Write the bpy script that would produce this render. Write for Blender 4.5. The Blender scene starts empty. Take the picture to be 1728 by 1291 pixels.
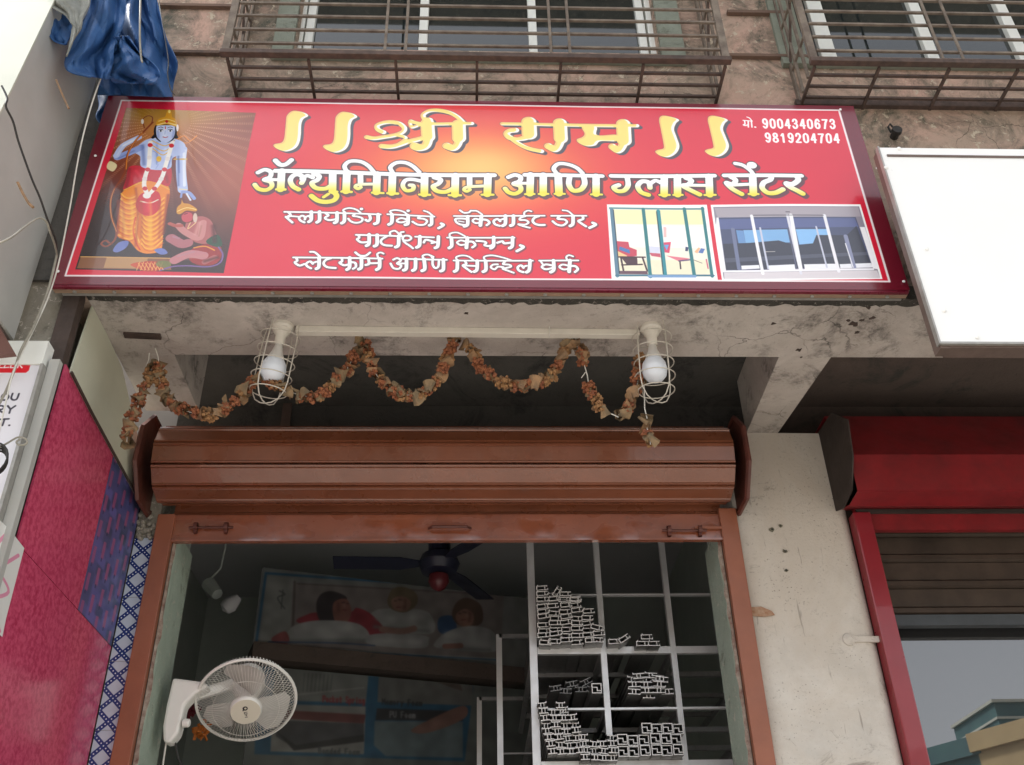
import bpy, math, random
import numpy as np
from mathutils import Vector, Matrix
random.seed(7); rng = np.random.default_rng(7)
sc = bpy.context.scene
PI = math.pi
# ------------------------------------------------------------------ camera
FPX = 1680.0
PIT, ROL, YAW = [math.radians(a) for a in (33.5, -1.3, 2.65)]
CAMZ = 1.6
fw = np.array([math.sin(YAW)*math.cos(PIT), math.cos(YAW)*math.cos(PIT), math.sin(PIT)])
r0 = np.array([math.cos(YAW), -math.sin(YAW), 0.0]); u0 = np.cross(r0, fw)
rt = math.cos(ROL)*r0 + math.sin(ROL)*u0
up = -math.sin(ROL)*r0 + math.cos(ROL)*u0
cam = bpy.data.objects.new('camera', bpy.data.cameras.new('camera'))
sc.collection.objects.link(cam)
M = Matrix(((rt[0], up[0], -fw[0], 0), (rt[1], up[1], -fw[1], 0), (rt[2], up[2], -fw[2], CAMZ), (0, 0, 0, 1)))
cam.matrix_world = M
cam.data.sensor_width = 36; cam.data.lens = 36*FPX/1728; cam.data.clip_start = 0.05; cam.data.clip_end = 2000
sc.camera = cam
# ------------------------------------------------------------------ world, sun, exposure
w = bpy.data.worlds.new('World'); sc.world = w; w.use_nodes = True
nt = w.node_tree; nt.nodes.clear()
SUN_EL, SUN_AZ = math.radians(58), math.radians(276)
sky = nt.nodes.new('ShaderNodeTexSky'); sky.sky_type = 'NISHITA'; sky.sun_disc = False
sky.sun_elevation = SUN_EL; sky.sun_rotation = SUN_AZ; sky.dust_density = 3.0; sky.air_density = 1.0
hs = nt.nodes.new('ShaderNodeHueSaturation'); hs.inputs['Saturation'].default_value = 0.22
hs.inputs['Value'].default_value = 1.0
bg = nt.nodes.new('ShaderNodeBackground'); bg.inputs['Strength'].default_value = 0.15
out = nt.nodes.new('ShaderNodeOutputWorld')
nt.links.new(sky.outputs[0], hs.inputs['Color']); nt.links.new(hs.outputs[0], bg.inputs[0]); nt.links.new(bg.outputs[0], out.inputs[0])
sun = bpy.data.objects.new('sun', bpy.data.lights.new('sun', 'SUN')); sc.collection.objects.link(sun)
sun.data.energy = 3.0; sun.data.angle = math.radians(10); sun.data.color = (1.0, 0.97, 0.92)
sd = Vector((math.sin(SUN_AZ)*math.cos(SUN_EL), math.cos(SUN_AZ)*math.cos(SUN_EL), math.sin(SUN_EL)))
sun.rotation_euler = sd.to_track_quat('Z', 'Y').to_euler()
sun.location = (0, -5, 12)
sc.view_settings.view_transform = 'Standard'; sc.view_settings.look = 'None'
sc.view_settings.gamma = 1.0; sc.view_settings.use_curve_mapping = False
sc.view_settings.exposure = 1.5
sc.cycles.use_denoising = True
sc.cycles.max_bounces = 8; sc.cycles.diffuse_bounces = 5; sc.cycles.glossy_bounces = 4

# ------------------------------------------------------------------ geometry helpers
def ray(x, y): return fw + rt*(x-864)/FPX - up*(y-645.5)/FPX
def P(x, y, ax, v):
    """the point of the place seen at photo position x, y on the plane ax = v (Z given above camera height)"""
    d = ray(x, y); k = v/d['XYZ'.index(ax)]
    p = d*k
    return Vector((p[0], p[1], p[2]+CAMZ))
def PP(pts, ax, v): return [P(x, y, ax, v) for x, y in pts]

class MB:
    def __init__(s): s.v = []; s.f = []; s.uv = {}
    def add(s, vs, fs):
        o = len(s.v); s.v += [tuple(a) for a in vs]; s.f += [tuple(i+o for i in f) for f in fs]; return s
    def box(s, a, b):
        x0, y0, z0 = [min(p, q) for p, q in zip(a, b)]; x1, y1, z1 = [max(p, q) for p, q in zip(a, b)]
        return s.add([(x0,y0,z0),(x1,y0,z0),(x1,y1,z0),(x0,y1,z0),(x0,y0,z1),(x1,y0,z1),(x1,y1,z1),(x0,y1,z1)],
                     [(0,3,2,1),(4,5,6,7),(0,1,5,4),(1,2,6,5),(2,3,7,6),(3,0,4,7)])
    def bar(s, p, q, wa, wb, upv=(0, 0, 1)):
        p, q = Vector(p), Vector(q); d = (q-p).normalized(); u = Vector(upv)
        a = d.cross(u)
        if a.length < 1e-4: a = d.cross(Vector((0, 1, 0)))
        a.normalize(); b = a.cross(d); vs = []
        for e in (p, q):
            for i, j in ((-1,-1),(1,-1),(1,1),(-1,1)): vs.append(e+a*(i*wa/2)+b*(j*wb/2))
        return s.add(vs, [(0,1,2,3),(7,6,5,4),(0,4,5,1),(1,5,6,2),(2,6,7,3),(3,7,4,0)])
    def tube(s, pts, r, n=6, closed=False):
        pts = [Vector(p) for p in pts]; N = len(pts); vs = []; prev = None
        for i, p in enumerate(pts):
            if closed: t = pts[(i+1) % N]-pts[i-1]
            else: t = pts[min(i+1, N-1)]-pts[max(i-1, 0)]
            if t.length < 1e-9: t = Vector((0, 0, 1))
            t.normalize()
            if prev is None:
                a = t.cross(Vector((0, 0, 1)))
                if a.length < .01: a = t.cross(Vector((0, 1, 0)))
            else: a = prev-t*prev.dot(t)
            a.normalize(); prev = a; b = t.cross(a)
            rr = r[i] if isinstance(r, (list, tuple)) else r
            for k in range(n):
                an = 2*PI*k/n; vs.append(p+a*(math.cos(an)*rr)+b*(math.sin(an)*rr))
        fs = []
        for i in range(N if closed else N-1):
            j = (i+1) % N
            for k in range(n): fs.append((i*n+k, i*n+(k+1) % n, j*n+(k+1) % n, j*n+k))
        if not closed: fs += [tuple(range(n))[::-1], tuple((N-1)*n+k for k in range(n))]
        return s.add(vs, fs)
    def lathe(s, prof, n=16, mat=None, cap=True):
        vs = []; N = len(prof)
        for r, z in prof:
            for k in range(n):
                a = 2*PI*k/n; p = Vector((r*math.cos(a), r*math.sin(a), z))
                vs.append(mat @ p if mat else p)
        fs = [(i*n+k, i*n+(k+1) % n, (i+1)*n+(k+1) % n, (i+1)*n+k) for i in range(N-1) for k in range(n)]
        if cap: fs += [tuple(range(n))[::-1], tuple((N-1)*n+k for k in range(n))]
        return s.add(vs, fs)
    def prism(s, poly, d):
        """closed polygon (list of vectors) extruded by vector d"""
        n = len(poly); poly = [Vector(p) for p in poly]; d = Vector(d)
        return s.add(poly+[p+d for p in poly], [tuple(range(n)), tuple(range(n, 2*n))[::-1]] + [(i, n+i, n+(i+1) % n, (i+1) % n) for i in range(n)])
    def quad(s, a, b, c, d): return s.add([a, b, c, d], [(0, 1, 2, 3)])

def mesh_of(name, mb, smooth=False):
    me = bpy.data.meshes.new(name); me.from_pydata([tuple(v) for v in mb.v], [], mb.f)
    import bmesh
    bm = bmesh.new(); bm.from_mesh(me)
    if getattr(mb, 'recalc', True): bmesh.ops.recalc_face_normals(bm, faces=bm.faces)
    bm.to_mesh(me); bm.free()
    if smooth:
        for p in me.polygons: p.use_smooth = True
        try: me.set_sharp_from_angle(angle=math.radians(40))
        except Exception: pass
    me.update(); return me
def link(o): sc.collection.objects.link(o); return o
def tag(o, label=None, cat=None, group=None, kind=None):
    if label: o['label'] = label
    if cat: o['category'] = cat
    if group: o['group'] = group
    if kind: o['kind'] = kind
    return o
def thing(name, label, cat, loc=(0, 0, 0), group=None):
    o = link(bpy.data.objects.new(name, None)); o.location = loc; o.empty_display_size = .1
    return tag(o, label, cat, group)
def obj(name, mb, m, parent=None, smooth=False, bevel=0, label=None, kind=None, local=False):
    """verts in world coordinates; child offset by its parents' location"""
    me = mb if isinstance(mb, bpy.types.Mesh) else mesh_of(name, mb, smooth)
    if m and not me.materials: me.materials.append(m)
    o = link(bpy.data.objects.new(name, me))
    if parent:
        o.parent = parent
        if not local:
            off = Vector((0, 0, 0)); q = parent
            while q: off += Vector(q.location); q = q.parent
            o.location = -off
    if bevel:
        b = o.modifiers.new('bevel', 'BEVEL'); b.width = bevel; b.segments = 2; b.limit_method = 'ANGLE'
    return tag(o, label, None, None, kind)

# ------------------------------------------------------------------ materials
def rgb(h):
    if isinstance(h, str):
        h = h.lstrip('#'); c = [int(h[i:i+2], 16)/255 for i in (0, 2, 4)]
        return tuple(((x+.055)/1.055)**2.4 if x > .04045 else x/12.92 for x in c)
    return h
class Nd:
    def __init__(s, name):
        s.m = bpy.data.materials.new(name); s.m.use_nodes = True; s.t = s.m.node_tree
        s.b = s.t.nodes['Principled BSDF']; s.co = s.t.nodes.new('ShaderNodeTexCoord').outputs['Object']
    def n(s, ty, **kw):
        x = s.t.nodes.new(ty)
        for k, v in kw.items():
            if k in x.inputs.keys(): x.inputs[k].default_value = v
            else: setattr(x, k, v)
        return x
    def l(s, a, b): s.t.links.new(a, b)
    def noise(s, scale, detail=6, rough=.6, vec=None, dist=0, stretch=None):
        x = s.n('ShaderNodeTexNoise', Scale=scale, Detail=detail, Roughness=rough, Distortion=dist)
        v = vec or s.co
        if stretch:
            mp = s.n('ShaderNodeMapping'); mp.inputs['Scale'].default_value = stretch; s.l(v, mp.inputs['Vector']); v = mp.outputs[0]
        s.l(v, x.inputs['Vector']); return x.outputs['Fac']
    def ramp(s, f, stops, interp='LINEAR'):
        x = s.n('ShaderNodeValToRGB'); r = x.color_ramp; r.interpolation = interp
        while len(r.elements) < len(stops): r.elements.new(.5)
        for e, (p, c) in zip(r.elements, stops):
            e.position = p; e.color = (*c, 1) if not isinstance(c, (int, float)) else (c, c, c, 1)
        s.l(f, x.inputs[0]); return x.outputs[0]
    def mix(s, fac, a, b, mode='MIX'):
        x = s.n('ShaderNodeMix', data_type='RGBA', blend_type=mode)
        for k, v in ((0, fac), (6, a), (7, b)):
            if isinstance(v, bpy.types.NodeSocket): s.l(v, x.inputs[k])
            elif k == 0: x.inputs[0].default_value = v
            else: x.inputs[k].default_value = (*v, 1)
        return x.outputs[2]
    def col(s, c):
        if isinstance(c, bpy.types.NodeSocket): s.l(c, s.b.inputs['Base Color'])
        else: s.b.inputs['Base Color'].default_value = (*c, 1)
    def bump(s, h, strength=.3, dist=.01):
        x = s.n('ShaderNodeBump', Strength=strength, Distance=dist); s.l(h, x.inputs['Height']); s.l(x.outputs[0], s.b.inputs['Normal'])
    def set(s, **kw):
        for k, v in kw.items():
            k = k.replace('_', ' ')
            if isinstance(v, bpy.types.NodeSocket): s.l(v, s.b.inputs[k])
            else: s.b.inputs[k].default_value = v
        return s.m
def simple(name, c, rough=.6, metal=0, var=.25, scale=8, bump=.15, dark=None, spec=.5, coat=0):
    d = Nd(name); c = rgb(c); dk = dark or tuple(x*(1-var) for x in c)
    f = d.noise(scale, 8, .65)
    d.col(d.mix(d.ramp(f, [(.3, 0.0), (.7, 1.0)]), c, dk))
    if bump: d.bump(d.noise(scale*6, 4), bump, .004)
    r = d.ramp(d.noise(scale*1.7, 5), [(.2, max(0, rough-.12)), (.8, min(1, rough+.12))])
    return d.set(Roughness=r, Metallic=metal, Specular_IOR_Level=spec, Coat_Weight=coat)
def plaster(name, base, stain, mould, amount=.5, crack=.0, scale=1.0, chips=None, rough=.9, mscale=2.2, specks=.6, streaks=0, mdist=1.0):
    d = Nd(name)
    big = d.noise(1.3*scale, 8, .7, dist=.6); mid = d.noise(6*scale, 8, .7, dist=.3); fine = d.noise(55*scale, 5, .7)
    c = d.mix(d.ramp(mid, [(.35, 0.0), (.7, 1.0)]), base, tuple(x*.8 for x in base))
    c = d.mix(d.ramp(big, [(.5-.3*amount, 0.0), (.75-.2*amount, .85)]), c, stain)
    m2 = d.noise(mscale*scale, 10, .8, dist=mdist)
    mm = d.n('ShaderNodeMath', operation='MULTIPLY'); d.l(d.ramp(m2, [(.62-.18*amount, 0.0), (.7-.1*amount, 1.0)]), mm.inputs[0]); d.l(d.ramp(mid, [(.3, .25), (.6, 1.0)]), mm.inputs[1])
    c = d.mix(mm.outputs[0], c, mould)
    if chips:
        c = d.mix(d.ramp(d.noise(14*scale, 7, .75, dist=.8), [(.585, 0.0), (.61, 1.0)]), c, chips)
    h = mid
    if crack:
        v = d.n('ShaderNodeTexVoronoi', feature='DISTANCE_TO_EDGE', Scale=crack)
        nz = d.n('ShaderNodeTexNoise', Scale=3.0, Detail=6.0); d.l(d.co, nz.inputs['Vector'])
        va = d.n('ShaderNodeVectorMath', operation='ADD'); d.l(d.co, va.inputs[0]); 
        sc_ = d.n('ShaderNodeVectorMath', operation='SCALE'); sc_.inputs['Scale'].default_value = .35; d.l(nz.outputs['Color'], sc_.inputs[0]); d.l(sc_.outputs[0], va.inputs[1])
        d.l(va.outputs[0], v.inputs['Vector'])
        ck = d.ramp(v.outputs['Distance'], [(0.0, .8), (.007, .0)])
        gate = d.ramp(d.noise(1.7, 3), [(.50, 0.0), (.62, 1.0)])
        g2 = d.n('ShaderNodeMath', operation='MULTIPLY'); d.l(ck, g2.inputs[0]); d.l(gate, g2.inputs[1])
        c = d.mix(g2.outputs[0], c, tuple(x*.25 for x in mould))
    sp = d.ramp(d.noise(105*scale, 2, .5), [(.64, 0.0), (.70, specks)])
    sg_ = d.n('ShaderNodeMath', operation='MULTIPLY'); d.l(sp, sg_.inputs[0]); d.l(d.ramp(d.noise(4, 5, .7), [(.42, .1), (.62, 1.0)]), sg_.inputs[1])
    c = d.mix(sg_.outputs[0], c, tuple(x*.4 for x in stain))
    if streaks:
        c = d.mix(d.ramp(d.noise(34, 4, .6, stretch=(1, 1, .10)), [(.66, 0.0), (.70, streaks)]), c, tuple(x*.45 for x in stain))
        c = d.mix(d.ramp(d.noise(16, 8, .8, dist=1.0), [(.60, 0.0), (.68, streaks)]), c, tuple(x*.55 for x in stain))
    d.col(c)
    ad = d.n('ShaderNodeMath', operation='ADD'); d.l(h, ad.inputs[0]); d.l(fine, ad.inputs[1])
    d.bump(ad.outputs[0], .5, .006)
    return d.set(Roughness=rough, Specular_IOR_Level=.25)
#MATS
MT = {}
MT['pink_wall'] = plaster('pink_plaster', (.66,.40,.32), (.36,.29,.225), (.085,.088,.068), .95, crack=3.2, chips=(.50,.43,.33), scale=1.5)
MT['ridge'] = plaster('ridge_plaster', (.20,.13,.095), (.15,.10,.08), (.06,.05,.045), .6)
MT['soffit'] = plaster('soffit_whitewash', (.60,.55,.50), (.38,.335,.295), (.085,.08,.07), .60, crack=2.6, mscale=2.4, scale=1.6, mdist=.25, streaks=.35)
MT['column'] = plaster('column_whitewash', (.65,.62,.57), (.52,.46,.39), (.22,.19,.16), .30, specks=.8, streaks=.6)
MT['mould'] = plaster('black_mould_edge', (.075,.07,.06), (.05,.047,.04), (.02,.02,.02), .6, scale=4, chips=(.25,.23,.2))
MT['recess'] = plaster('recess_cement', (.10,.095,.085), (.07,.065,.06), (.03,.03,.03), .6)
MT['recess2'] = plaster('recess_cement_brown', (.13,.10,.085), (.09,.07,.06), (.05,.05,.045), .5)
MT['concrete'] = plaster('rough_concrete', (.36,.34,.29), (.22,.20,.16), (.07,.065,.05), .6, scale=2.5, chips=(.5,.46,.4))
MT['moss'] = plaster('mossy_concrete', (.20,.19,.14), (.12,.11,.08), (.04,.04,.03), .6, scale=3)
MT['greenframe'] = plaster('mint_plaster', (.42,.51,.43), (.32,.38,.31), (.12,.12,.09), .35, scale=1.6, chips=(.50,.50,.42), streaks=.4)
MT['greytrim'] = plaster('green_grey_cement', (.27,.30,.25), (.18,.19,.15), (.08,.08,.06), .45, scale=2)
MT['mintin'] = simple('mint_interior_paint', (.44,.48,.44), .85, var=.2, scale=2)
MT['ceilin'] = simple('interior_ceiling_paint', (.42,.42,.43), .9, var=.15, scale=1.5)
MT['rust'] = simple('rusty_iron', (.115,.075,.060), .8, .2, var=.6, scale=25, bump=.4, dark=(.05,.035,.03))
MT['rust2'] = simple('weathered_iron', (.23,.19,.15), .8, .2, var=.5, scale=18, bump=.4, dark=(.10,.075,.06))
MT['whiteal'] = simple('white_window_metal', (.78,.80,.76), .45, 0, var=.08, scale=5, bump=.05)
MT['creampanel'] = simple('cream_sheet', (.62,.63,.50), .5, 0, var=.12, scale=2.2, bump=.05)
MT['creamfront'] = simple('cream_front_sheet', (.52,.54,.45), .5, 0, var=.08, scale=1.5, bump=.05)
MT['greypanel'] = simple('grey_side_sheet', (.47,.47,.44), .55, 0, var=.18, scale=1.6, bump=.05)
MT['brownwood'] = simple('dark_brown_timber', (.075,.05,.04), .7, 0, var=.5, scale=12, bump=.5)
MT['shut'] = simple('brown_shutter_paint', (.235,.078,.038), .3, 0, var=.3, scale=4.0, bump=.2, spec=.6, coat=.35)
MT['shut_dark'] = simple('brown_plate_paint', (.13,.036,.024), .5, 0, var=.5, scale=9, bump=.3)
MT['shut_bar'] = simple('brown_glossy_bar', (.27,.075,.04), .20, 0, var=.25, scale=4, bump=.55, coat=1.0)
MT['jamb'] = simple('brown_jamb_paint', (.31,.105,.055), .40, 0, var=.25, scale=5, bump=.15, spec=.5, coat=.1)
MT['red'] = simple('red_shutter_paint', (.27,.013,.018), .45, 0, var=.35, scale=5, bump=.15, dark=(.13,.012,.014))
MT['redjamb'] = simple('red_jamb_paint', (.27,.018,.028), .33, 0, var=.2, scale=3, bump=.1, coat=.4)
MT['reddark'] = simple('dark_end_plate', (.05,.036,.03), .7, .1, var=.5, scale=8, bump=.3)
MT['slat'] = simple('brown_steel_slat', (.085,.06,.045), .5, .3, var=.6, scale=4, bump=.2)
MT['white'] = simple('white_panel', (.86,.87,.86), .35, 0, var=.03, scale=2, bump=.02)
MT['trim'] = simple('dull_aluminium_trim', (.42,.41,.38), .45, .5, var=.3, scale=20, bump=.1)
MT['browntrim'] = simple('brown_metal_trim', (.17,.12,.10), .5, .3, var=.3, scale=12, bump=.1)
MT['alu'] = simple('aluminium', (.80,.81,.82), .38, .55, var=.12, scale=14, bump=.03)
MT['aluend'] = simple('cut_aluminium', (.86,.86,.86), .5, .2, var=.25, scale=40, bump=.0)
MT['alumillshade'] = simple('mill_shade_aluminium', (.26,.26,.255), .42, .75, var=.25, scale=20, bump=.0)  # mill finish, darkened further to put shade inside the hollow sections
MT['aludull'] = simple('dull_aluminium', (.30,.30,.30), .5, .4, var=.3, scale=30, bump=.0)
MT['plastic'] = simple('cream_plastic', (.68,.64,.56), .45, 0, var=.12, scale=15, bump=.05)
MT['fanw'] = simple('white_fan_plastic', (.78,.78,.74), .35, 0, var=.06, scale=8, bump=.02)
MT['fangrey'] = simple('dusty_white_wire', (.70,.69,.64), .5, 0, var=.25, scale=30, bump=.05)
MT['blade'] = simple('fan_blade_plastic', (.50,.49,.46), .45, 0, var=.2, scale=8, bump=.02)
MT['bulb'] = simple('bulb_diffuser', (.72,.77,.84), .3, 0, var=.03, scale=3, bump=0)
MT['bulbneck'] = simple('bulb_neck', (.70,.69,.66), .4, 0, var=.1, scale=20, bump=0)
MT['wire'] = simple('cream_coated_wire', (.62,.58,.50), .45, .2, var=.3, scale=40, bump=0)
MT['cable'] = simple('old_cable', (.34,.32,.26), .6, 0, var=.4, scale=20, bump=.1)
MT['blackcable'] = simple('black_cable', (.03,.027,.025), .6, 0, var=.4, scale=20, bump=.1)
MT['string'] = simple('white_string', (.7,.68,.62), .8, 0, var=.2, scale=50, bump=0)
MT['leaf1'] = simple('dried_leaf', (.38,.215,.10), .75, 0, var=.5, scale=22, bump=.4, dark=(.15,.10,.06))
MT['leaf2'] = simple('grey_dried_leaf', (.29,.185,.09), .75, 0, var=.5, scale=22, bump=.4, dark=(.10,.08,.05))
MT['flow1'] = simple('dried_orange_flower', (.34,.125,.045), .85, 0, var=.6, scale=60, bump=.5, dark=(.16,.05,.03))
MT['flow2'] = simple('dried_yellow_flower', (.36,.20,.08), .85, 0, var=.6, scale=60, bump=.5, dark=(.2,.09,.04))
MT['darkfan'] = simple('dark_blue_fan_paint', (.018,.02,.04), .4, 0, var=.2, scale=5, bump=0)
MT['redglow'] = simple('red_fan_cap', (.11,.015,.02), .4, 0, var=.1, scale=5, bump=0)
MT['ground'] = simple('dusty_paving', (.40,.37,.33), .9, 0, var=.25, scale=1.2, bump=.3)
MT['road'] = simple('asphalt', (.09,.088,.085), .9, 0, var=.3, scale=3, bump=.4)
MT['pinklam'] = None
d = Nd('brown_glossy_bar_worn'); f5 = d.noise(6, 6, .7); c = d.mix(d.ramp(f5, [(.3, 0.0), (.7, 1.0)]), (.29,.09,.045), (.20,.06,.03)); c = d.mix(d.ramp(d.noise(30, 6, .7), [(.58, 0.0), (.66, .5)]), c, (.12,.05,.035)); d.col(c)
d.bump(d.noise(5, 2, .4), .12, .02); MT['shut_bar'] = d.set(Roughness=d.ramp(d.noise(5, 3, .5, stretch=(1, 1, 2)), [(.40, .10), (.58, .45)]), Specular_IOR_Level=.8, Coat_Weight=d.ramp(d.noise(5, 3, .5, stretch=(1, 1, 2)), [(.42, 1.0), (.55, .1)]), Coat_Roughness=.08)
d = Nd('pink_laminate'); n1 = d.noise(46, 4, .7); n2 = d.noise(7, 4)
c = d.mix(d.ramp(n1, [(.42, 0.0), (.60, 1.0)]), (.62,.085,.17), (.42,.035,.09)); c = d.mix(d.ramp(n2, [(.3, 0.0), (.8, .5)]), c, (.62,.10,.18))
d.col(c); MT['pinklam'] = d.set(Roughness=.16, Specular_IOR_Level=.5)
d = Nd('window_glass'); d.col(d.mix(d.noise(1.5, 2), (.012,.016,.017), (.02,.026,.026))); MT['glass'] = d.set(Roughness=.035, Specular_IOR_Level=.8, IOR=1.55)
d = Nd('shop_glass'); d.col((.03,.031,.032)); MT['shopglass'] = d.set(Roughness=.008, Specular_IOR_Level=1.0, IOR=1.75)
d = Nd('blue_tarpaulin'); nn = d.noise(5, 8, .7); c = d.mix(d.ramp(nn, [(.3, 0.0), (.7, 1.0)]), (.045,.135,.34), (.02,.07,.20))
c = d.mix(d.ramp(d.noise(18, 8, .8), [(.62, 0.0), (.8, .6)]), c, (.20,.26,.34)); d.col(c)
wv = d.noise(40, 5, .6); d.bump(wv, .35, .01); MT['tarp'] = d.set(Roughness=.55, Specular_IOR_Level=.35)
MT['tarpback'] = simple('silver_tarp_lining', (.30,.31,.28), .8, 0, var=.5, scale=14, bump=.5)

# ------------------------------------------------------------------ print artwork (flat print only, computed here)
def cr(pts, closed=False, k=6):
    pts = np.array(pts, float); n = len(pts)
    if n < 3: return pts
    o = []
    for i in range(n if closed else n-1):
        g = (lambda j: pts[j % n]) if closed else (lambda j: pts[min(max(j, 0), n-1)])
        a, b, c_, d_ = g(i-1), g(i), g(i+1), g(i+2)
        for t in np.linspace(0, 1, k, endpoint=False):
            o.append(.5*((2*b)+(-a+c_)*t+(2*a-5*b+4*c_-d_)*t*t+(-a+3*b-3*c_+d_)*t**3))
    if not closed: o.append(pts[-1])
    return np.array(o)
class Canvas:
    def __init__(s, W, H, mp, base):
        s.W, s.H, s.mp = W, H, mp; s.a = np.empty((H, W, 3), np.float32); s.a[:] = s.c(base)
    def c(s, h):
        if isinstance(h, str): h = h.lstrip('#'); return np.array([int(h[i:i+2], 16)/255 for i in (0, 2, 4)], np.float32)
        return np.array(h, np.float32)
    def map(s, pts): return np.array([s.mp(x, y) for x, y in pts])
    def k(s, p):
        a = np.array(s.mp(*p)); b = np.array(s.mp(p[0]+10, p[1])); return np.hypot(*(b-a))/10
    def box(s, q, m):
        x0 = int(max(0, np.floor(q[:, 0].min()-m))); x1 = int(min(s.W, np.ceil(q[:, 0].max()+m)+1))
        y0 = int(max(0, np.floor(q[:, 1].min()-m))); y1 = int(min(s.H, np.ceil(q[:, 1].max()+m)+1))
        if x1 <= x0 or y1 <= y0: return None
        return x0, x1, y0, y1
    def sd_seg(s, q, bx, closed=False):
        x0, x1, y0, y1 = bx; X, Y = np.meshgrid(np.arange(x0, x1)+.5, np.arange(y0, y1)+.5); D = np.full(X.shape, 1e9)
        n = len(q)
        for i in range(n if closed else max(1, n-1)):
            a = q[i]; b = q[(i+1) % n]; d = b-a; L = d@d
            t = np.clip(((X-a[0])*d[0]+(Y-a[1])*d[1])/L, 0, 1) if L > 1e-9 else 0
            D = np.minimum(D, np.hypot(X-a[0]-t*d[0], Y-a[1]-t*d[1]))
        return X, Y, D
    def stroke_m(s, pts, wd, mask, smooth=True, grow=0.0):
        w2 = wd*s.k(pts[0])/2+grow; q = s.map(cr(pts) if smooth else pts); bx = s.box(q, w2+2)
        if bx is None: return
        _, _, D = s.sd_seg(q, bx); cov = np.clip(w2-D+.5, 0, 1); v = mask[bx[2]:bx[3], bx[0]:bx[1]]; np.maximum(v, cov, out=v)
    def poly_m(s, pts, mask, smooth=False, grow=0.0):
        q = s.map(cr(pts, True) if smooth else pts); bx = s.box(q, grow+2)
        if bx is None: return
        X, Y, D = s.sd_seg(q, bx, True); ins = np.zeros(X.shape, bool); n = len(q)
        for i in range(n):
            a = q[i]; b = q[(i+1) % n]
            if abs(a[1]-b[1]) < 1e-9: continue
            ins ^= ((a[1] > Y) != (b[1] > Y)) & (X < (b[0]-a[0])*(Y-a[1])/(b[1]-a[1])+a[0])
        sdv = np.where(ins, -D, D); cov = np.clip(grow-sdv+.5, 0, 1); v = mask[bx[2]:bx[3], bx[0]:bx[1]]; np.maximum(v, cov, out=v)
    def new(s): return np.zeros((s.H, s.W), np.float32)
    def paint(s, mask, col, al=1.0):
        col = s.c(col) if not isinstance(col, np.ndarray) or col.ndim == 1 else col
        s.a += (col-s.a)*(mask*al)[..., None]
    def poly(s, pts, col, al=1.0, smooth=False): m = s.new(); s.poly_m(pts, m, smooth); s.paint(m, col, al)
    def stroke(s, pts, wd, col, al=1.0, smooth=True): m = s.new(); s.stroke_m(pts, wd, m, smooth); s.paint(m, col, al)
    def soft(s, pts, wd, col, al=1.0, clip=None):
        w2 = wd*s.k(pts[0])/2; q = s.map(cr(pts)); bx = s.box(q, w2*2.2)
        if bx is None: return
        _, _, D = s.sd_seg(q, bx); m = s.new(); m[bx[2]:bx[3], bx[0]:bx[1]] = np.exp(-(D/w2)**2)
        if clip is not None: m = m*clip
        s.paint(m, col, al)
    def ell(s, cx, cy, rx, ry, col, al=1.0, rot=0):
        t = np.linspace(0, 2*PI, 24, endpoint=False); x = np.cos(t)*rx; y = np.sin(t)*ry; r = math.radians(rot)
        s.poly(list(zip(cx+x*math.cos(r)-y*math.sin(r), cy+x*math.sin(r)+y*math.cos(r))), col, al)
    def image(s, name):
        im = bpy.data.images.new(name, s.W, s.H); px = np.ones((s.H, s.W, 4), np.float32); px[..., :3] = np.clip(s.a, 0, 1)[::-1]
        im.pixels.foreach_set(px.ravel()); im.update(); im.pack(); return im
def shift(m, dx, dy):
    o = np.zeros_like(m); H, W = m.shape; dx, dy = int(round(dx)), int(round(dy))
    o[max(0, dy):H+min(0, dy), max(0, dx):W+min(0, dx)] = m[max(0, -dy):H+min(0, -dy), max(0, -dx):W+min(0, -dx)]; return o
def print_mat(name, cv, rough=.3, spec=.5, coat=0, bump=0):
    d = Nd(name); t = d.n('ShaderNodeTexImage'); t.image = cv.image(name); t.interpolation = 'Linear'
    uvn = d.n('ShaderNodeUVMap'); uvn.uv_map = 'uv'; d.l(uvn.outputs[0], t.inputs['Vector'])
    d.col(t.outputs['Color'])
    if bump: d.bump(d.noise(2.2, 3, .5), bump, .03)
    return d.set(Roughness=rough, Specular_IOR_Level=spec, Coat_Weight=coat)
def uv_face(name, corners, uvs, m, parent=None, label=None, thick=None, n=1):
    """flat sheet: corners bl, br, tr, tl"""
    me = bpy.data.meshes.new(name); me.from_pydata([tuple(c) for c in corners], [], [tuple(range(len(corners)))])
    l = me.uv_layers.new(name='uv')
    for i, uvv in enumerate(uvs): l.data[i].uv = uvv
    me.materials.append(m); return obj(name, me, None, parent, label=label)

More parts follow.
